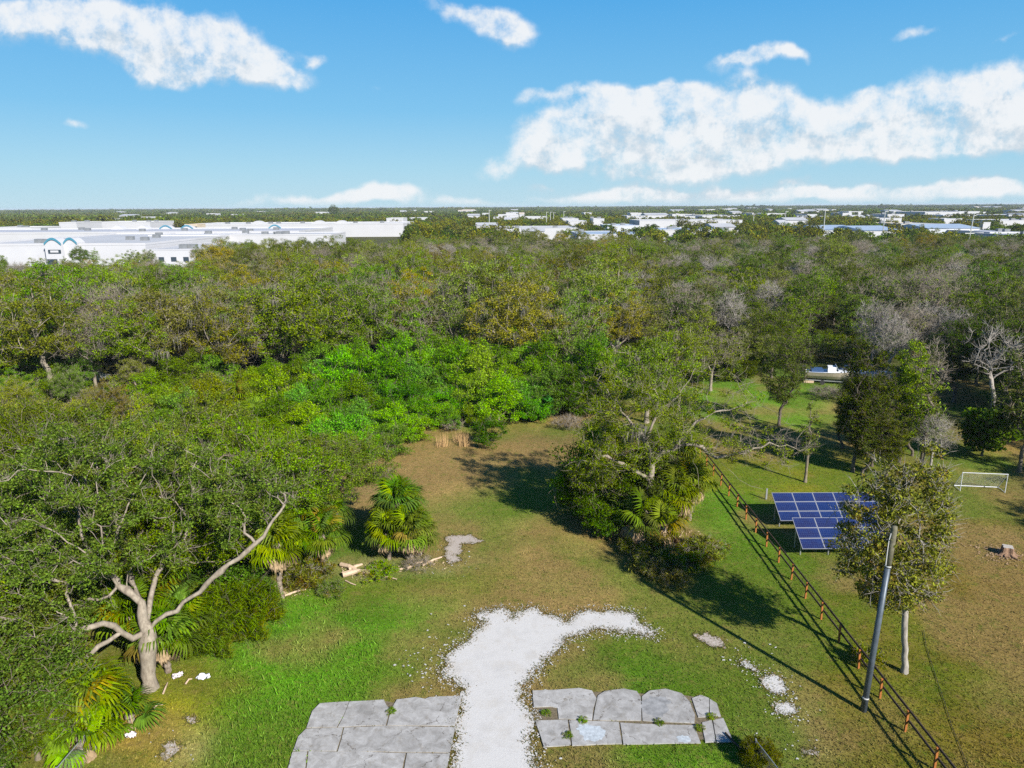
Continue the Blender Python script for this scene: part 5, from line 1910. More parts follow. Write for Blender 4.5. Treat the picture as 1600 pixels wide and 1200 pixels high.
for (dx, dy, kd, s_, col, lab) in [(-4.6, 1.5, 'mound_c', 1.0, (.05, .10, .012), 'dark green shrub under the left limb of the centre tree'), (-2.6, -.4, 'mound_b', .75, (.06, .11, .012), 'leafy shrub left of the centre tree trunk'),
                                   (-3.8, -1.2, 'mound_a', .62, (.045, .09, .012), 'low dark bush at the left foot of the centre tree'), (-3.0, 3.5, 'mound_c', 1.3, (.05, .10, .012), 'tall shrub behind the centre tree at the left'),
                                   (.5, 2.5, 'mound_c', 1.1, (.06, .09, .014), 'ivy clad shrub behind the centre tree trunk'), (1.8, 1.2, 'mound_b', 1.1, (.07, .10, .014), 'shrub among the palms right of the centre trunk')]:
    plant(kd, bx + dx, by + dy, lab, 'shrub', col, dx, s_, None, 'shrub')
for (a, b_, s_, col, lab) in [(1030, 880, 1.0, (.09, .10, .02), 'straggly weeds in front of the centre tree'), (990, 862, .8, (.11, .13, .015), 'yellow-green weeds left of the straggly ones'),
                              (1075, 885, 1.0, (.08, .11, .014), 'weeds in the shade right of the straggly ones'), (1105, 870, .9, (.10, .12, .015), 'weed patch toward the fence'),
                              (1040, 905, .9, (.10, .09, .03), 'brownish weeds lowest below the centre tree'), (1010, 890, .9, (.09, .11, .02), 'weeds below the dead palm skirt'), (1085, 858, .7, (.09, .11, .02), 'small weeds below the flank palm')]:
    x, y = spot(a, b_)
    plant('weeds', x, y, lab, 'weeds', col, a, s_, None, 'weeds')

# ------------------------------------------------------------------ tree beside the pole, and the yard's own trees
rp = np.random.default_rng(123)
TREE['pole_side'] = make_tree('pole_side', 61, 13.4, 2.5, 2.8, .15, 320, 88, .165, .60, M['bark_white'], M['leaf_yellow'], rz=5.6, cen_z=7.3, lean=(-.35, 0), off=(-1.2, 0), inner=.25, low=-.95, twig=5, twig_len=.8, lump=.35, elong=2.2, bare=.08, min_r=.014)
x, y = spot(1413, 1050)
plant('pole_side', x, y, 'slim yellowing tree with a white trunk just right of the leaning pole', 'tree', (.135, .140, .012), 0.0, 1.04)
for (a, b_, kd, s_, sz, col, lab) in [
    (1332, 737, 'column', 1.0, .98, (.040, .065, .012), 'dark columnar tree behind the solar panels'), (1362, 728, 'column', .85, .8, (.05, .075, .012), 'dark columnar tree right of the tallest column'),
    (1347, 742, 'column', .8, .62, (.05, .075, .014), 'short dark columnar tree in front of the tallest column'), (1316, 700, 'column', .75, .55, (.06, .085, .014), 'short columnar tree left of the tallest column'),
    (1385, 745, 'column', .8, .5, (.06, .085, .014), 'low leafy column between the dark columns and the pale stem'), (1425, 712, 'column', .85, .62, (.075, .105, .014), 'leafy column beside the pale stem'),
    (1452, 742, 'grey_b', .55, .5, (.07, .09, .02), 'low grey twiggy bush right of the pale stem'),
    (1438, 738, 'thin', 1.5, 1.4, (.07, .105, .014), 'slim tree with a pale stem above the slim yellowing tree'), (1405, 722, 'column', .9, .95, (.085, .12, .012), 'yellow-green columnar tree in the yard'),
    (1217, 664, 'slender_b', .8, .92, (.07, .105, .014), 'small dark-stemmed tree on the bright grass'), (1258, 753, 'thin', 1.0, 1.0, (.06, .10, .012), 'thin crooked tree above the solar panels'),
    (1534, 712, 'broad_bush', 1.2, 1.05, (.07, .125, .012), 'broad-leaved bright bush at the right of the yard'), (1546, 665, 'bare_a', 1.15, 1.1, (0, 0, 0), 'white leafless tree behind the broad-leaved bush'),
    (1570, 610, 'oak_c', .8, .8, (.04, .065, .012), 'dark broad tree in the upper right corner of the yard'), (1525, 600, 'slender_a', 1.0, 1.0, (.045, .07, .012), 'dark slender tree at the back behind the white tree'),
    (1592, 737, 'slender_a', .9, .95, (.055, .085, .014), 'tree with a bare lower trunk at the right edge'), (1560, 640, 'slender_b', 1.0, 1.0, (.04, .07, .012), 'dark tree behind the white leafless tree'),
    (1598, 655, 'oak_c', .8, .75, (.05, .08, .014), 'broad dark tree at the right edge'), (1490, 628, 'slender_b', 1.0, .95, (.04, .07, .012), 'dark tree at the back of the yard'),
    (1440, 655, 'bare_b', 1.0, 1.05, (0, 0, 0), 'small leafless tree in the middle of the yard'), (1480, 600, 'grey_b', .9, .9, (.06, .09, .016), 'twiggy tree at the back of the yard'),
    (1385, 605, 'grey_b', .9, .85, (.06, .09, .016), 'grey twiggy tree right of the boats'),
    (1410, 592, 'grey_a', .8, .8, (.07, .09, .016), 'grey half-bare tree above the boats'), (1360, 580, 'grey_b', .9, .9, (.06, .09, .016), 'grey twiggy tree behind the boats'), (1440, 585, 'grey_b', .95, .9, (.07, .10, .016), 'grey stemmed tree toward the right wood'),
    (1205, 590, 'slender_b', .95, .9, (.08, .115, .014), 'leafy tree left of the boats'), (1232, 575, 'slender_a', .95, .9, (.08, .11, .014), 'yellowish tree just left of the boats'),
    (1165, 590, 'oak_b', .75, .62, (.075, .095, .02), 'low spreading tree at the top of the bright grass'), (1110, 610, 'pale_a', .75, .65, (.08, .10, .02), 'pale twiggy tree behind the centre tree'),
    (1010, 660, 'oak_b', .8, .8, (.08, .11, .014), 'oak behind the centre tree at its left'), (1060, 640, 'oak_c', .75, .72, (.085, .11, .016), 'oak behind the centre tree at its right'),
]:
    x, y = spot(a, b_)
    nm = 'shrub' if kd == 'broad_bush' else ('bare_tree' if kd.startswith('bare') else 'tree')
    plant(kd, x, y, lab, 'shrub' if kd == 'broad_bush' else 'tree', col, a * .7, s_, None, nm, s_ * sz / s_ if False else sz)
for (x, y, s_) in [(70, 78, 1.4), (66, 88, 1.3), (74, 92, 1.3), (58, 40, 1.2), (78, 62, 1.4), (55, 44, 1.0), (60, 52, 1.1), (66, 66, 1.15), (65, 80, 1.1), (72, 72, 1.1)]:
    plant('oak_near_b', x, y, 'oak outside the right edge whose shadow falls on the yard', 'tree', (.06, .09, .014), x, s_, 'oaks right of the yard', 'oak_tree')

# ------------------------------------------------------------------ thicket behind the clearing
EDGE = [(455, 775), (500, 770), (545, 752), (575, 735), (620, 728), (665, 705), (700, 690), (740, 688), (820, 672), (900, 662), (960, 650)]


def edge_y(px):
    for (a, b_), (c, d) in zip(EDGE, EDGE[1:]):
        if a <= px <= c:
            return b_ + (d - b_) * (px - a) / (c - a)
    return 640


tr_ = random.Random(44)
cnt_ = 0
yy = 60.0
while yy < 102:
    xx = -30.0
    while xx < 24:
        x, y = xx + tr_.uniform(-1.1, 1.1), yy + tr_.uniform(-1, 1)
        px, py = [float(q) for q in to_pix(x, y)]
        fpy = float(to_pix(x, y - 1.8)[1])
        if 470 < px < 975 and fpy < edge_y(px) - 4:
            kd = tr_.choice(['mound_a', 'mound_b', 'mound_c'])
            back = y > 84
            s_ = tr_.uniform(.75, 1.1) * (1.15 if back else .95)
            if 690 < px < 880 and y < 82:
                s_ *= .6
            q = tr_.random()
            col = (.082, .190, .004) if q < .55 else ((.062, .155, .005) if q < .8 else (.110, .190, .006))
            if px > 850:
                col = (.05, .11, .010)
            zone = 'far left' if px < 540 else ('left' if px < 620 else ('middle' if px < 700 else ('middle right' if px < 780 else ('right' if px < 870 else 'far right'))))
            rowl = 'rear' if y > 90 else ('back' if back else ('middle' if y > 76 else 'front'))
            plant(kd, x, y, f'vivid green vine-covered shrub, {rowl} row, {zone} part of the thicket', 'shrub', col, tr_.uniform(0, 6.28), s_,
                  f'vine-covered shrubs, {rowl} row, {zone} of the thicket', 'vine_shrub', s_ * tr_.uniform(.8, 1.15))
            cnt_ += 1
        xx += 2.9
    yy += 2.7
for i in range(46):
    px_ = 985 + i * 14 + tr_.uniform(-6, 6)
    Y_ = tr_.uniform(101, 118) if px_ < 1200 else tr_.uniform(113, 122)
    kd = tr_.choice(['mound_b', 'bush_scrub', 'mound_a'])
    zone = 'above the centre tree' if px_ < 1130 else ('left of the boats' if px_ < 1240 else ('behind the boats' if px_ < 1380 else ('right of the boats' if px_ < 1480 else 'behind the white leafless tree')))
    plant(kd, at(px_, Y_), Y_, f'dark understory shrub at the foot of the wood {zone}', 'shrub', tr_.choice([(.045, .08, .012), (.07, .09, .014), (.06, .10, .012)]), tr_.uniform(0, 6.28), tr_.uniform(.8, 1.3),
          f'understory shrubs {zone}', 'understory_shrub')
# valley at the left between the near oaks and the tall trees
cnt_ = 0
yy = 60.0
while yy < 100:
    xx = -80.0
    while xx < -12:
        x, y = xx + tr_.uniform(-1.6, 1.6), yy + tr_.uniform(-1.6, 1.6)
        px, py = [float(q) for q in to_pix(x, y)]
        if -60 < px < 480:
            right_ = px > 250
            kd = tr_.choice(['mound_c', 'mound_a', 'mound_c', 'bush_scrub'] if right_ else ['bush_scrub', 'mound_c', 'oak_c', 'pale_a', 'bush_scrub'])
            big = kd in ('oak_c', 'pale_a')
            s_ = tr_.uniform(.75, 1.05) if not big else .40
            if px < 200 and y < 80:
                col = tr_.choice([(.17, .11, .02), (.12, .12, .016), (.15, .12, .015)])
            else:
                col = tr_.choice([(.09, .15, .012), (.075, .14, .012), (.11, .13, .014)])
            zone = ('right' if px > 360 else 'middle right') if right_ else ('middle left' if px > 100 else 'left')
            zone += ' front' if y < 75 else (' centre' if y < 88 else ' back')
            plant(kd, x, y, f'{"small tree" if big else ("scrubby yellowing bush" if kd == "bush_scrub" else "leafy green shrub")} at the {zone} of the overgrown hollow', 'tree' if big else 'shrub', col,
                  tr_.uniform(0, 6.28), s_, f'{"small trees" if big else ("scrub bushes" if kd == "bush_scrub" else "green shrubs")} at the {zone} of the hollow', 'small_tree' if big else 'hollow_shrub')
            cnt_ += 1
        xx += 4.3
    yy += 4.2
for (a, b_, kd, s_, sz, col, lab) in [
    (765, 697, 'mound_b', .80, .85, (.035, .085, .010), 'rounded dark bush at the head of the clearing'), (840, 655, 'broad_bush', 1.1, .65, (.03, .12, .035), 'blue-green broad-leaved plant at the right of the thicket'),
    (815, 650, 'broad_bush', .9, .55, (.03, .12, .035), 'second blue-green broad-leaved plant left of the larger one'), (705, 672, 'brush', .8, .9, (.2, .15, .06), 'dead pale brush left of the dark bush'),
    (890, 668, 'brush', 1.2, 1.0, (.12, .09, .05), 'brown brush pile at the top right of the clearing'), (600, 748, 'brush', .5, .8, (.2, .15, .08), 'small heap of dry twigs at the thicket foot'),
    (372, 985, 'feather', 1.25, 1.25, (.045, .075, .014), 'dark feathery grass mound right of the big oak'), (396, 962, 'feather', .9, .95, (.045, .075, .014), 'dark feathery mound below the grey palm trunk'),
    (330, 1015, 'feather', .95, 1.0, (.05, .09, .014), 'smaller feathery mound by the orange soil'), (375, 910, 'mound_a', 1.1, 1.0, (.05, .115, .012), 'green shrub under the long pale limb'),
    (405, 885, 'mound_b', 1.1, 1.3, (.06, .13, .012), 'bright shrub left of the grey palm trunk'), (480, 912, 'weeds', 1.0, 1.1, (.08, .10, .02), 'scrubby weeds right of the grey palm trunk'),
    (1290, 620, 'brush', 1.5, 1.0, (.1, .09, .05), 'grey brush heap in front of the boats'), (1225, 700, 'brush', 1.4, .9, (.1, .09, .05), 'cut branches lying on the bright grass'),
    (515, 925, 'weeds', .6, .5, (.08, .12, .02), 'low weeds behind the debris heap'), (595, 895, 'weeds', .8, .5, (.07, .12, .015), 'green weeds below the low palm clump'), (655, 885, 'brush', .7, .45, (.2, .14, .08), 'brown twigs right below the low palm clump'),
    (1352, 1035, 'weeds', .5, .8, (.09, .12, .03), 'small grey-green weed at the fence beside the pole'), (178, 1100, 'mound_b', .5, .5, (.035, .09, .018), 'small glossy bush at the big oak foot'),
    (60, 1185, 'oak_near_b', .35, .35, (.05, .08, .012), 'sapling oak at the bottom left corner'),
]:
    x, y = spot(a, b_)
    plant(kd, x, y, lab, 'shrub' if kd not in ('brush', 'weeds') else ('brush pile' if kd == 'brush' else 'weeds'), col, a * .3, s_, None,
          {'brush': 'brush_pile', 'weeds': 'weeds', 'oak_near_b': 'sapling', 'feather': 'grass_mound'}.get(kd, 'shrub'), sz)
for (a, b_, lab) in [(911, 1128, 'small bright weed tuft in the slab joint left of the pale stain'), (1031, 1131, 'tiny weed tuft in the middle joint of the right pad'), (1111, 1122, 'weed tuft where the small slabs meet'),
                     (888, 1150, 'weeds in the joint between the two lower left slabs'), (1092, 1140, 'weeds in the gap before the small end slabs'), (612, 1112, 'grass tuft in the notch at the top of the left pad'), (852, 1115, 'grass tuft in the hole of the right pad')]:
    x, y = spot(a, b_)
    plant('weeds', x, y, lab, 'weeds', (.07, .13, .010), a, .16, None, 'weeds', .14)
# tan dry reeds
M['reed'] = plain('dry_reed', (.42, .27, .12), .9, .3, 4)
for i, (a, b_, h_) in enumerate([(692, 697, 1.7), (726, 697, 1.8), (718, 690, 1.4)]):
    x, y = spot(a, b_)
    V, F = [], []
    for q in range(70):
        dx, dy = pr.gauss(0, .28), pr.gauss(0, .2)
        hh = h_ * pr.uniform(.5, 1.1)
        k_ = len(V)
        V += [(dx - .02, dy, 0), (dx + .02, dy, 0), (dx + pr.gauss(0, .12), dy, hh)]
        F.append((k_, k_ + 1, k_ + 2))
    me = bpy.data.meshes.new('reed_clump')
    me.from_pydata(V, [], F)
    me.materials.append(M['reed'])
    tag(link('reed_clump', me, None, (x, y, 0)), ['tan dry reed clump left of the dark bush', 'tan dry reed clump beside the dark bush', 'short tan reed clump between the two taller ones'][i], 'reeds')

# ------------------------------------------------------------------ rail fence
M['post_orange'] = plain('orange_post', (.33, .115, .025), .7, .25, 3, bump=.2)
M['rail_dark'] = plain('dark_rail', (.055, .038, .028), .8, .3, 4, bump=.2)
FX, FY0, FY1, STEP = 19.15, 22.6, 71.0, 2.45
n = int((FY1 - FY0) / STEP)
fe = thing('rail_fence', 'two-rail fence with orange posts and dark rails running beside the pole', 'fence', (FX, FY0, 0))
pm = MB().box((0, 0, .52), (.10, .10, 1.24)).mesh('post', M['post_orange'])
rm = MB().box((0, STEP / 2, 0), (.05, STEP - .01, .13)).mesh('rail', M['rail_dark'])
for i in range(n + 1):
    o_ = link('post', pm, fe, (pr.uniform(-.02, .02), i * STEP, 0), (pr.uniform(-.03, .03), pr.uniform(-.03, .03), 0))
    if i < n:
        for z in (.60, 1.12):
            link('rail', rm, fe, (.09, i * STEP, z + pr.uniform(-.015, .015)))

# ------------------------------------------------------------------ leaning pole
M['pole_metal'] = plain('blue_grey_sleeve', (.085, .105, .13), .45, .3, 3, .2)
M['pole_wood'] = plain('weathered_pole_wood', (.13, .12, .08), .85, .4, 5, bump=.5)
M['strap'] = plain('pale_strap', (.5, .5, .5), .5, .1)
pb = np.array((*spot(1349, 1110), 0.0))
pt = ray_at(1398, 822, pb[1] + .5)
dv = pt - pb
o = thing('utility_pole', 'leaning utility pole with a blue-grey sleeve beside the rail fence', 'pole', tuple(pb))
MB().tube([(0, 0, -.2), tuple(dv * .4), tuple(dv * .79)], [.155, .145, .135], 16).obj('sleeve', M['pole_metal'], o, True)
MB().tube([tuple(dv * .785), tuple(dv * .9), tuple(dv * .985), tuple(dv)], [.145, .155, .15, .125], 14).obj('wooden_top', M['pole_wood'], o, True)
MB().tube([tuple(dv * .965 + np.array((-.15, -.06, 0))), tuple(dv * .93 + np.array((-.19, -.05, 0))), tuple(dv * .88 + np.array((-.18, -.05, 0))), tuple(dv * .80 + np.array((-.16, -.08, 0)))], .022, 6).obj('conduit', M['strap'], o)
for t in (.07, .79):
    MB().tube([tuple(dv * t), tuple(dv * (t + .006))], .165 if t < .5 else .15, 14).obj('strap', M['strap'], o)
M['cable'] = plain('black_cable', (.03, .03, .03), .6, .1)
cpx = [(1443, 985), (1447, 1010), (1458, 1045), (1468, 1075), (1478, 1105), (1487, 1135), (1497, 1160), (1505, 1180), (1514, 1205), (1530, 1250)]
b_ = MB().tube([(*spot(*p), .02) for p in cpx], .014, 5)
tag(b_.obj('cable', M['cable']), 'thin black cable lying across the yard grass right of the slim tree', 'cable')

# ------------------------------------------------------------------ solar arrays


def solar_mat():
    m, k, b = new_mat('solar_cells')
    tc = k.n.new('ShaderNodeTexCoord')
    s3 = k.n.new('ShaderNodeSeparateXYZ')
    k.l.new(tc.outputs['Object'], s3.inputs[0])
    cell = .156

    def line(v, w_):
        f = k.math('FRACT', k.math('MULTIPLY', v, 1 / cell))
        return k.math('MAXIMUM', k.math('LESS_THAN', f, w_), k.math('GREATER_THAN', f, 1 - w_))
    g = k.math('MAXIMUM', line(s3.outputs[0], .05), line(s3.outputs[1], .05))
    n = k.noise(tc.outputs['Object'], .8, 3)
    oi = k.n.new('ShaderNodeObjectInfo')
    c1 = k.mix(oi.outputs['Random'], (.006, .018, .085), (.015, .017, .065))
    c1 = k.mix(k.maprange(n, .4, .7), c1, (.012, .032, .14))
    c = k.mix(g, c1, (.035, .055, .14))
    k.put(b.inputs['Base Color'], c)
    b.inputs['Roughness'].default_value = .22
    b.inputs['Specular IOR Level'].default_value = .5
    return m


M['solar'] = solar_mat()
M['alu'] = plain('aluminium_frame', (.30, .31, .34), .4, .05, 1, .3)
M['galv'] = plain('galvanised_steel', (.35, .36, .37), .5, .1, 1, .5)


def solar(label, corner_px, cols, zt, zb, corner_bot):
    """3 rows of landscape panels on a tilted frame; lower left corner comes from the photograph"""
    x0, y0 = spot(*corner_bot, zb)
    x1, y1 = spot(*corner_px, zt)
    L = math.hypot(y1 - y0, zt - zb)
    rows = 3
    ph = L / rows
    pw = 1.66
    tilt = math.atan2(zt - zb, y1 - y0)
    print('solar', label[:12], 'slope', round(L, 2), 'tilt', round(math.degrees(tilt)), 'x', round(x0, 2), round(x1, 2))
    xm = (x0 + x1) / 2
    o = thing('solar_array', label, 'solar panels', (xm, y0, 0))
    cell = MB().box((pw / 2, ph / 2, 0), (pw - .07, ph - .07, .03)).mesh('panel', M['solar'])
    fm = MB()
    for c_, d_ in [((pw / 2, .0175 + .004, 0), (pw - .008, .035, .045)), ((pw / 2, ph - .0215, 0), (pw - .008, .035, .045)), ((.0215, ph / 2, .001), (.035, ph - .078, .045)), ((pw - .0215, ph / 2, .001), (.035, ph - .078, .045))]:
        fm.box(c_, d_)
    fmesh = fm.mesh('panel_frame', M['alu'])
    for i in range(cols):
        for j in range(rows):
            yy_, zz_ = j * ph * math.cos(tilt), zb + j * ph * math.sin(tilt)
            p = link('panel', cell, o, (i * pw, yy_, zz_), (tilt, 0, 0))
            link('panel_frame', fmesh, p)
    W = cols * pw
    for f in (.02, .33, .67, .98):
        xq = f * W
        MB().tube([(xq, .6, 0), (xq, .6, zb + .6 * math.tan(tilt) - .1)], .045, 6).obj('front_leg', M['galv'], o)
        yb = (y1 - y0) - .6
        MB().tube([(xq, yb, 0), (xq, yb, zb + yb * math.tan(tilt) - .1)], .045, 6).obj('rear_leg', M['galv'], o)
        MB().tube([(xq, .1, zb + .1 * math.tan(tilt) - .07), (xq, yb + .5, zb + (yb + .5) * math.tan(tilt) - .07)], .04, 4).obj('rafter', M['galv'], o)
    return o


solar('rear solar array of three panel rows beyond the fence', (1205, 770), 5, 2.15, .75, (1220, 814))
solar('front solar array nearer the fence partly hidden by the slim tree', (1237, 809), 4, 2.15, .75, (1254, 858))
x, y = spot(1197, 780)
o = MB().box((0, 0, .5), (.14, .1, 1.0)).obj('marker_post', M['galv'])
o.location = (x, y, 0)
tag(o, 'small grey post left of the rear solar array', 'post')

# ------------------------------------------------------------------ goal, stump, debris
M['white_pipe'] = plain('white_pipe', (.50, .51, .53), .4, .05)
g0, g1 = np.array((*spot(1500, 767), 0)), np.array((*spot(1570, 770), 0))
gw = np.linalg.norm(g1 - g0)
ang = math.atan2(g1[1] - g0[1], g1[0] - g0[0])
o = thing('soccer_goal', 'white pipe soccer goal on the yard grass', 'goal', tuple(g0), ang)
gh = 1.75
for xx in (0, gw):
    MB().tube([(xx, 0, 0), (xx, 0, gh)], .035, 8).obj('goalpost', M['white_pipe'], o)
    MB().tube([(xx, 0, gh), (xx, 1.2, .05)], .03, 6).obj('back_stay', M['white_pipe'], o)
    MB().tube([(xx, 0, .05), (xx, 1.2, .05)], .03, 6).obj('ground_side_bar', M['white_pipe'], o)
MB().tube([(-.04, 0, gh), (gw + .04, 0, gh)], .035, 8).obj('crossbar', M['white_pipe'], o)
MB().tube([(0, 1.2, .05), (gw, 1.2, .05)], .04, 6).obj('ground_bar', M['white_pipe'], o)
M['net'] = plain('white_net', (.6, .6, .6), .8, .05)
nb = MB()
for i in range(1, 22):
    t = i / 22
    nb.tube([(gw * t, 0, gh), (gw * t, 1.2, .05)], .004, 3, False)
for i in range(1, 12):
    t = i / 12
    nb.tube([(0, 1.2 * t, gh + (.05 - gh) * t), (gw, 1.2 * t, gh + (.05 - gh) * t)], .004, 3, False)
nn = nb.obj('net', M['net'], o)
nn['kind'] = 'stuff'

M['stump_bark'] = bark_mat('stump_bark', (.30, .19, .12), (.15, .09, .06), 7)
M['stump_top'] = plain('cut_wood', (.42, .38, .33), .8, .3, 8)
x, y = spot(1573, 866)
o = thing('tree_stump', 'wide cut tree stump with exposed roots in the yard', 'stump', (x, y, 0), 0, None, .72)
sr = random.Random(2)
V, F = [], []
ns_ = 28
prof = [(0, 1.5), (.12, 1.15), (.35, 1.0), (.75, .93), (.86, .88)]
offs = [.5 * (1 + .22 * math.sin(k_ * .9) + sr.uniform(-.08, .08)) + .06 for k_ in range(ns_)]
for (z, f) in prof:
    for k_ in range(ns_):
        t = k_ * 2 * math.pi / ns_
        q = offs[k_] * (f + (.25 * max(0, math.sin(k_ * 1.35)) if z < .2 else 0))
        V.append((q * math.cos(t), q * math.sin(t), z))
for i in range(len(prof) - 1):
    for k_ in range(ns_):
        F.append((i * ns_ + k_, i * ns_ + (k_ + 1) % ns_, (i + 1) * ns_ + (k_ + 1) % ns_, (i + 1) * ns_ + k_))
MB().add(V, F).obj('bark', M['stump_bark'], o)
MB().prism([(q[0] * .985, q[1] * .985) for q in V[-ns_:]], .8, .875).obj('cut_face', M['stump_top'], o)
for k_ in range(7):
    t = k_ * .9 + .3
    L = sr.uniform(.9, 1.5)
    MB().tube([(.45 * math.cos(t), .45 * math.sin(t), .25), (.8 * math.cos(t), .8 * math.sin(t), .1), (L * math.cos(t + .2), L * math.sin(t + .2), .0)], [.14, .09, .03], 6).obj('root', M['stump_bark'], o)
M['mulch'] = plain('wood_mulch', (.30, .20, .12), .9, .4, 8)
V, F = [], []
for q in range(500):
    a_, rr_ = sr.uniform(0, 6.28), sr.gauss(0, 1.0)
    cx_, cy_ = x + rr_ * math.cos(a_) * 1.3 - .3, y + rr_ * math.sin(a_)
    s__ = sr.uniform(.03, .10)
    t = sr.uniform(0, 6.28)
    k_ = len(V)
    V += [(cx_ + s__ * math.cos(t), cy_ + s__ * math.sin(t), .03), (cx_ + s__ * math.cos(t + 2), cy_ + s__ * math.sin(t + 2), .01), (cx_ + s__ * math.cos(t + 4), cy_ + s__ * math.sin(t + 4), .06)]
    F.append((k_, k_ + 1, k_ + 2))
tag(MB().add(V, F).obj('wood_chips', M['mulch']), 'wood chips strewn around the tree stump', 'wood chips', kind='stuff')

# cut palm boots and logs left of the low palms
M['log'] = plain('pale_dead_wood', (.50, .37, .26), .9, .3, 5, bump=.3)
DEBRIS = [((533, 885), (556, 892), .16, 'pale split log at the left end of the debris'), ((536, 902), (578, 897), .20, 'thick tan log at the front of the debris'), ((545, 892), (566, 884), .12, 'short tan log on top of the debris'),
          ((540, 908), (556, 915), .05, 'thin pale palm stalk lying on the grass'), ((597, 902), (620, 906), .05, 'second thin palm stalk on the grass right of the debris'), ((610, 896), (630, 890), .09, 'short pale log below the low palms'),
          ((636, 890), (668, 878), .10, 'long pale branch below the low palms'), ((660, 885), (690, 872), .08, 'pale branch leading to the sand patch'), ((445, 932), (478, 922), .07, 'pale sticks beside the grey palm trunk'),
          ((255, 1085), (262, 1068), .05, 'bent pale stick by the orange soil'), ((290, 1070), (300, 1062), .05, 'short white stick between the two rags'), ((240, 1108), (255, 1102), .05, 'small stick on the yellow grass')]
for (a, b__, rd, lab) in DEBRIS:
    p0, p1 = np.array((*spot(*a), rd)), np.array((*spot(*b__), rd))
    mid = (p0 + p1) / 2 + np.array((sr.uniform(-.1, .1), sr.uniform(-.1, .1), sr.uniform(0, .12)))
    tag(MB().tube([p0, mid, p1], [rd, rd * .9, rd * .65], 7).obj('log' if rd > .08 else 'stick', M['log']), lab, 'log' if rd > .08 else 'stick')
V, F = [], []
for q in range(420):
    a = sr.choice([(555, 895), (560, 893), (640, 888), (670, 880), (455, 928), (1060, 836)])
    p = spot(a[0] + sr.gauss(0, 16), a[1] + sr.gauss(0, 4))
    s__, t = sr.uniform(.06, .30), sr.uniform(0, 6.28)
    k_ = len(V)
    V += [(p[0], p[1], .02), (p[0] + s__ * math.cos(t), p[1] + s__ * math.sin(t), sr.uniform(.02, .15)), (p[0] + .04 * math.cos(t + 1.5), p[1] + .04 * math.sin(t + 1.5), .05)]
    F.append((k_, k_ + 1, k_ + 2))
tag(MB().add(V, F).obj('plant_litter', M['log']), 'dry palm litter and splinters around the logs', 'litter', kind='stuff')

M['rag'] = plain('white_plastic', (.78, .80, .86), .6, .08, 3)
M['rag_pink'] = plain('pinkish_plastic', (.72, .64, .68), .6, .1, 3)


def crumple(label, px, py, s_, mat, rzz):
    r = np.random.default_rng(int(px))
    n = 9
    g = np.stack(np.meshgrid(np.linspace(-.5, .5, n), np.linspace(-.5, .5, n)), -1).reshape(-1, 2)
    rad = 1 - .35 * (np.abs(g[:, 0]) * 2) ** 2 * (np.abs(g[:, 1]) * 2)
    V = np.c_[g[:, 0] * s_ * rad + r.normal(0, .03, n * n), g[:, 1] * s_ * .7 * rad + r.normal(0, .03, n * n), .05 + .16 * r.random(n * n)]
    ii = np.arange(n * n).reshape(n, n)
    F = np.stack([ii[:-1, :-1], ii[:-1, 1:], ii[1:, 1:], ii[1:, :-1]], -1).reshape(-1, 4)
    o = link('plastic_sheet', npmesh('plastic_sheet', V, [F], [mat]), None, (*spot(px, py), 0), (0, 0, rzz))
    m_ = o.modifiers.new('thickness', 'SOLIDIFY')
    m_.thickness = .02
    tag(o, label, 'plastic sheet')


crumple('pinkish crumpled sheet left on the orange soil', 278, 1058, .65, M['rag_pink'], .9)
crumple('white crumpled sheet right on the orange soil', 318, 1060, .75, M['rag'], .2)
crumple('small yellowish crumpled sheet near the bottom left palms', 205, 1151, .5, M['rag_pink'], .3)


# ------------------------------------------------------------------ chain link remnants
def mesh_mat():
    m, k, b = new_mat('chain_link')
    tc = k.n.new('ShaderNodeTexCoord')
    s3 = k.n.new('ShaderNodeSeparateXYZ')
    k.l.new(tc.outputs['UV'], s3.inputs[0])
    b.inputs['Base Color'].default_value = (.35, .36, .37, 1)
    b.inputs['Metallic'].default_value = .4
    return m


M['wire'] = plain('dull_wire', (.14, .145, .15), .7, .1)


def chain(label, pxs, h_, tops=None):
    P_ = [np.array((*spot(*p), 0)) for p in pxs]
    o = thing('chain_link_fence', label, 'fence', tuple(P_[0]))
    ln = 0
    for a, b__ in zip(P_, P_[1:]):
        ln += 1
        d = b__ - a
        L = np.linalg.norm(d)
        d = d / L
        q0 = a - P_[0]
        MB().tube([q0, q0 + np.array((0, 0, h_ + .08))], .035, 8).obj('post', M['galv'], o)
        MB().tube([q0 + np.array((0, 0, h_)), q0 + d * L + np.array((0, 0, h_))], .025, 6).obj('top_rail', M['galv'], o)
        w_ = MB()
        s__ = .16
        k_ = int((L + h_) / s__)
        for q in range(k_):
            u0 = q * s__
            for sg in (0, 1):
                a0 = max(0.0, u0 - L) if not sg else None
                x0, z0 = (min(u0, L), max(0, u0 - L)) if True else (0, 0)
                x1, z1 = (max(u0 - h_, 0), min(u0, h_))
                if sg:
                    x0, x1 = L - x0, L - x1
                w_.tube([q0 + d * x0 + np.array((0, 0, z0)), q0 + d * x1 + np.array((0, 0, z1))], .004, 3, False)
        ws = w_.obj('wire_mesh', M['wire'], o)
        ws['kind'] = 'stuff'
    q0 = P_[-1] - P_[0]
    MB().tube([q0, q0 + np.array((0, 0, h_ + .08))], .035, 8).obj('post', M['galv'], o)


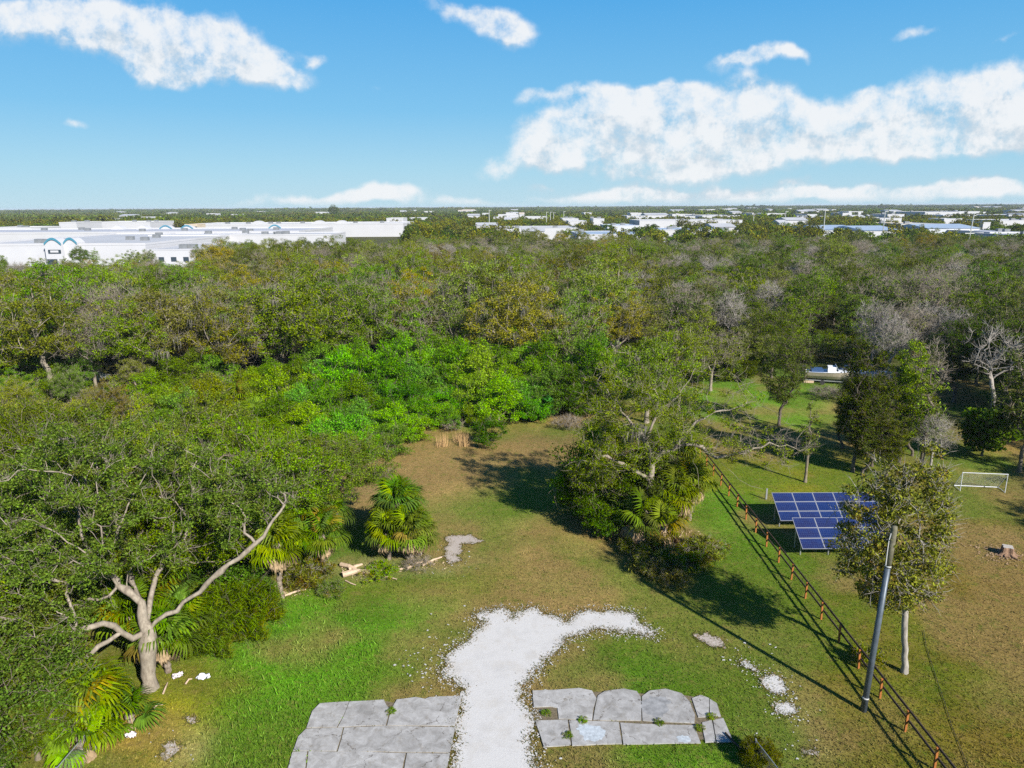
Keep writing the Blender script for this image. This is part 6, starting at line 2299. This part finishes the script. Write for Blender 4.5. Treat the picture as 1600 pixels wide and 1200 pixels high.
chain('short chain-link fence end at the bottom left corner under the palms', [(150, 1172), (95, 1240)], 1.3)
chain('chain-link fence end at the bottom right of the lawn', [(1178, 1188), (1232, 1260)], 1.1)
for (p0, p1, rd, lab, mt) in [((1133, 1148), (1158, 1172), .05, 'dark pipe lying on the corner of the right concrete pad', 'rail_dark'), ((1208, 1172), (1222, 1205), .02, 'thin dark rod in the grass right of the chain-link end', 'rail_dark')]:
    b_ = MB().tube([(*spot(*p0), .12), (*spot((p0[0] + p1[0]) / 2, (p0[1] + p1[1]) / 2 + 2), .12), (*spot(*p1), .08)], rd, 7)
    tag(b_.obj('pipe', M[mt]), lab, 'pipe')
x, y = spot(1185, 1192)
plant('feather', x, y, 'dark scrubby grass tuft at the foot of the lower right chain-link end', 'weeds', (.05, .06, .02), 1.0, .42, None, 'weeds', .5)

# ------------------------------------------------------------------ boats
M['hull_tan'] = plain('tan_hull', (.45, .38, .30), .5, .15, 2)
M['hull_white'] = plain('white_deck', (.80, .80, .80), .4, .06, 2)
M['tarp_blue'] = plain('blue_tarp', (.04, .09, .20), .6, .2, 3)
M['tyre'] = plain('black_rubber', (.03, .03, .03), .8, .1)
M['tarp_grey'] = plain('grey_blue_cover', (.22, .27, .35), .7, .2, 2)


def boat(label, px, py, L, W, rz, hull, tarp, cover=False, trailer=True):
    x, y = spot(px, py)
    o = thing('boat', label, 'boat', (x, y, 0), rz)
    zb = .55 if trailer else .05
    ns, nk = 11, 7
    V, F = [], []
    for i in range(ns):
        t = i / (ns - 1)
        wd = W / 2 * (1 - max(0, (t - .45) / .55) ** 2.2)
        wd = max(wd, .03)
        keel = zb + .55 * max(0, (t - .6) / .4) ** 2
        sheer = zb + 1.15 + .35 * t ** 2
        for j in range(nk):
            a = -1 + 2 * j / (nk - 1)
            z = keel + (sheer - keel) * abs(a) ** 1.6
            V.append((t * L, wd * math.copysign(abs(a) ** .6, a), z))
    for i in range(ns - 1):
        for j in range(nk - 1):
            F.append((i * nk + j, (i + 1) * nk + j, (i + 1) * nk + j + 1, i * nk + j + 1))
    F.append(tuple(range(nk)))
    MB().add(V, F).obj('hull', hull, o, False)
    V, F = [], []
    for i in range(ns):
        l, r_ = i * nk, i * nk + nk - 1
        t = i / (ns - 1)
        wd = max(W / 2 * (1 - max(0, (t - .45) / .55) ** 2.2), .03)
        z = zb + 1.15 + .35 * t ** 2 + .02
        lift = .12 if t > .45 else -.25
        V += [(t * L, -wd - .05, z), (t * L, -wd * .75, z + (.04 if t > .45 else .0)), (t * L, 0, z + lift), (t * L, wd * .75, z + (.04 if t > .45 else .0)), (t * L, wd + .05, z)]
    for i in range(ns - 1):
        for j in range(4):
            F.append((i * 5 + j, (i + 1) * 5 + j, (i + 1) * 5 + j + 1, i * 5 + j + 1))
    MB().add(V, F).obj('deck', M['hull_white'], o)
    zz = zb + 1.35
    if cover:
        b_ = MB()
        V, F = [], []
        for i in range(6):
            t = .08 + .5 * i / 5
            for j in range(5):
                a = -1 + 2 * j / 4
                V.append((t * L, a * W * .52, zz + .5 * (1 - a * a) * (1 + .2 * math.sin(i * 2)) - .15))
        for i in range(5):
            for j in range(4):
                F.append((i * 5 + j, (i + 1) * 5 + j, (i + 1) * 5 + j + 1, i * 5 + j + 1))
        MB().add(V, F).obj('cover', tarp, o)
    else:
        MB().box((L * .48, 0, zz + .25), (1.1, W * .55, .7)).obj('console', M['hull_white'], o)
        MB().add([(L * .60, -W * .3, zz + .1), (L * .60, W * .3, zz + .1), (L * .54, W * .25, zz + .85), (L * .54, -W * .25, zz + .85), (L * .61, -W * .3, zz + .1), (L * .61, W * .3, zz + .1), (L * .55, W * .25, zz + .85), (L * .55, -W * .25, zz + .85)],
                 [(0, 1, 2, 3), (7, 6, 5, 4), (0, 4, 5, 1), (2, 6, 7, 3), (1, 5, 6, 2), (0, 3, 7, 4)]).obj('windscreen', M['tarp_grey'], o)
        MB().box((L * .22, 0, zz - .05), (1.6, W * .85, .35)).obj('cover', tarp, o)
        MB().box((-.15, 0, zz + .05), (.45, .4, .9)).obj('outboard_motor', M['tyre'], o)
        for s__ in (-1, 1):
            MB().tube([(L * .62, s__ * W * .42, zz), (L * .8, s__ * W * .3, zz + .45), (L * .98, s__ * .05, zz + .6)], .025, 5).obj('bow_rail', M['alu'], o)
    if trailer:
        MB().box((L * .42, -.55, .42), (L * .9, .1, .12)).box((L * .42, .55, .42), (L * .9, .1, .12)).box((L * .2, 0, .42), (.1, 1.0, .1)).box((L * .7, 0, .42), (.1, 1.0, .1)).box((L * 1.0, 0, .42), (L * .3, .1, .1)).obj('trailer', M['galv'], o)
        for s__ in (-1, 1):
            MB().tube([(L * .32, s__ * (W / 2 + .02) - .1, .33), (L * .32, s__ * (W / 2 + .02) + .1, .33)], .33, 14).obj('wheel', M['tyre'], o)
    return o


boat('tan-hulled white boat on a trailer in front of the wood', 1256, 596, 7.4, 2.6, math.radians(-18), M['hull_tan'], M['tarp_blue'])
boat('small covered white boat partly hidden by bare trees', 1335, 600, 5.0, 2.1, math.radians(-12), M['hull_white'], M['tarp_grey'], cover=True)
x, y = spot(1318, 590)
o = MB().box((0, 0, .8), (1.2, 1.0, 1.2)).box((.3, 0, 1.6), (.5, .7, .5)).box((-.1, .1, .12), (1.5, 1.2, .18)).obj('junk_pile', M['tarp_grey'])
o.location = (x, y, 0)
o['kind'] = 'stuff'
tag(o, 'blue-grey covered junk between the two boats', 'junk')
x, y = spot(1256, 598)
V = [(0, 0, .3), (1.3, -.2, .35), (1.6, .3, .3), (.2, .5, .3), (0, 0, .0), (1.3, -.2, .0), (1.6, .3, .0), (.2, .5, .0)]
o = MB().add(V, [(0, 1, 2, 3), (7, 6, 5, 4), (0, 4, 5, 1), (1, 5, 6, 2), (2, 6, 7, 3), (3, 7, 4, 0)]).obj('plank_stack', M['log'])
o.location = (x, y, 0)
tag(o, 'pale slab of scrap wood left of the tan boat', 'scrap wood')
for (a, b__, lab) in [(148, 597, 'pale vehicle glimpsed through the trees at the left'), (100, 432, 'blue-white car in the lot below the arched entrance')]:
    if b__ > 500:
        x, y = spot(a, b__)
    else:
        x, y = at(a, 299), 299
    o = thing('parked_car', lab, 'car', (x, y, 0), .3)
    poly = [(-2.2, .35), (-2.25, .8), (-1.5, .95), (-.9, 1.42), (.7, 1.45), (1.3, .98), (2.1, .85), (2.2, .4)]
    V = [(p[0], s__ * .85, p[1]) for s__ in (-1, 1) for p in poly]
    n = len(poly)
    MB().add(V, [tuple(range(n)), tuple(range(n, 2 * n))[::-1]] + [(i, n + i, n + (i + 1) % n, (i + 1) % n) for i in range(n)]).obj('body', M['hull_white'], o)
    MB().box((-.1, 0, 1.2), (1.5, 1.74, .32)).obj('window', M['glass_dark'], o)
    for i in (-1.4, 1.35):
        for s__ in (-1, 1):
            MB().tube([(i, s__ * .88 - .1, .33), (i, s__ * .88 + .1, .33)], .33, 12).obj('wheel', M['tyre'], o)

# ------------------------------------------------------------------ air
hz = MB().box((0, 4300, 14.7), (19000, 22000, 31.4)).obj('haze', None)
hm = bpy.data.materials.new('air')
hm.use_nodes = True
hm.node_tree.nodes.clear()
vo = hm.node_tree.nodes.new('ShaderNodeVolumePrincipled')
vo.inputs['Color'].default_value = (.80, .88, 1.0, 1)
vo.inputs['Density'].default_value = 0.00008
vo.inputs['Anisotropy'].default_value = 0.0
oo = hm.node_tree.nodes.new('ShaderNodeOutputMaterial')
hm.node_tree.links.new(vo.outputs[0], oo.inputs['Volume'])
hz.data.materials.append(hm)
tag(hz, 'thin pale haze over the whole land', 'haze', kind='stuff')
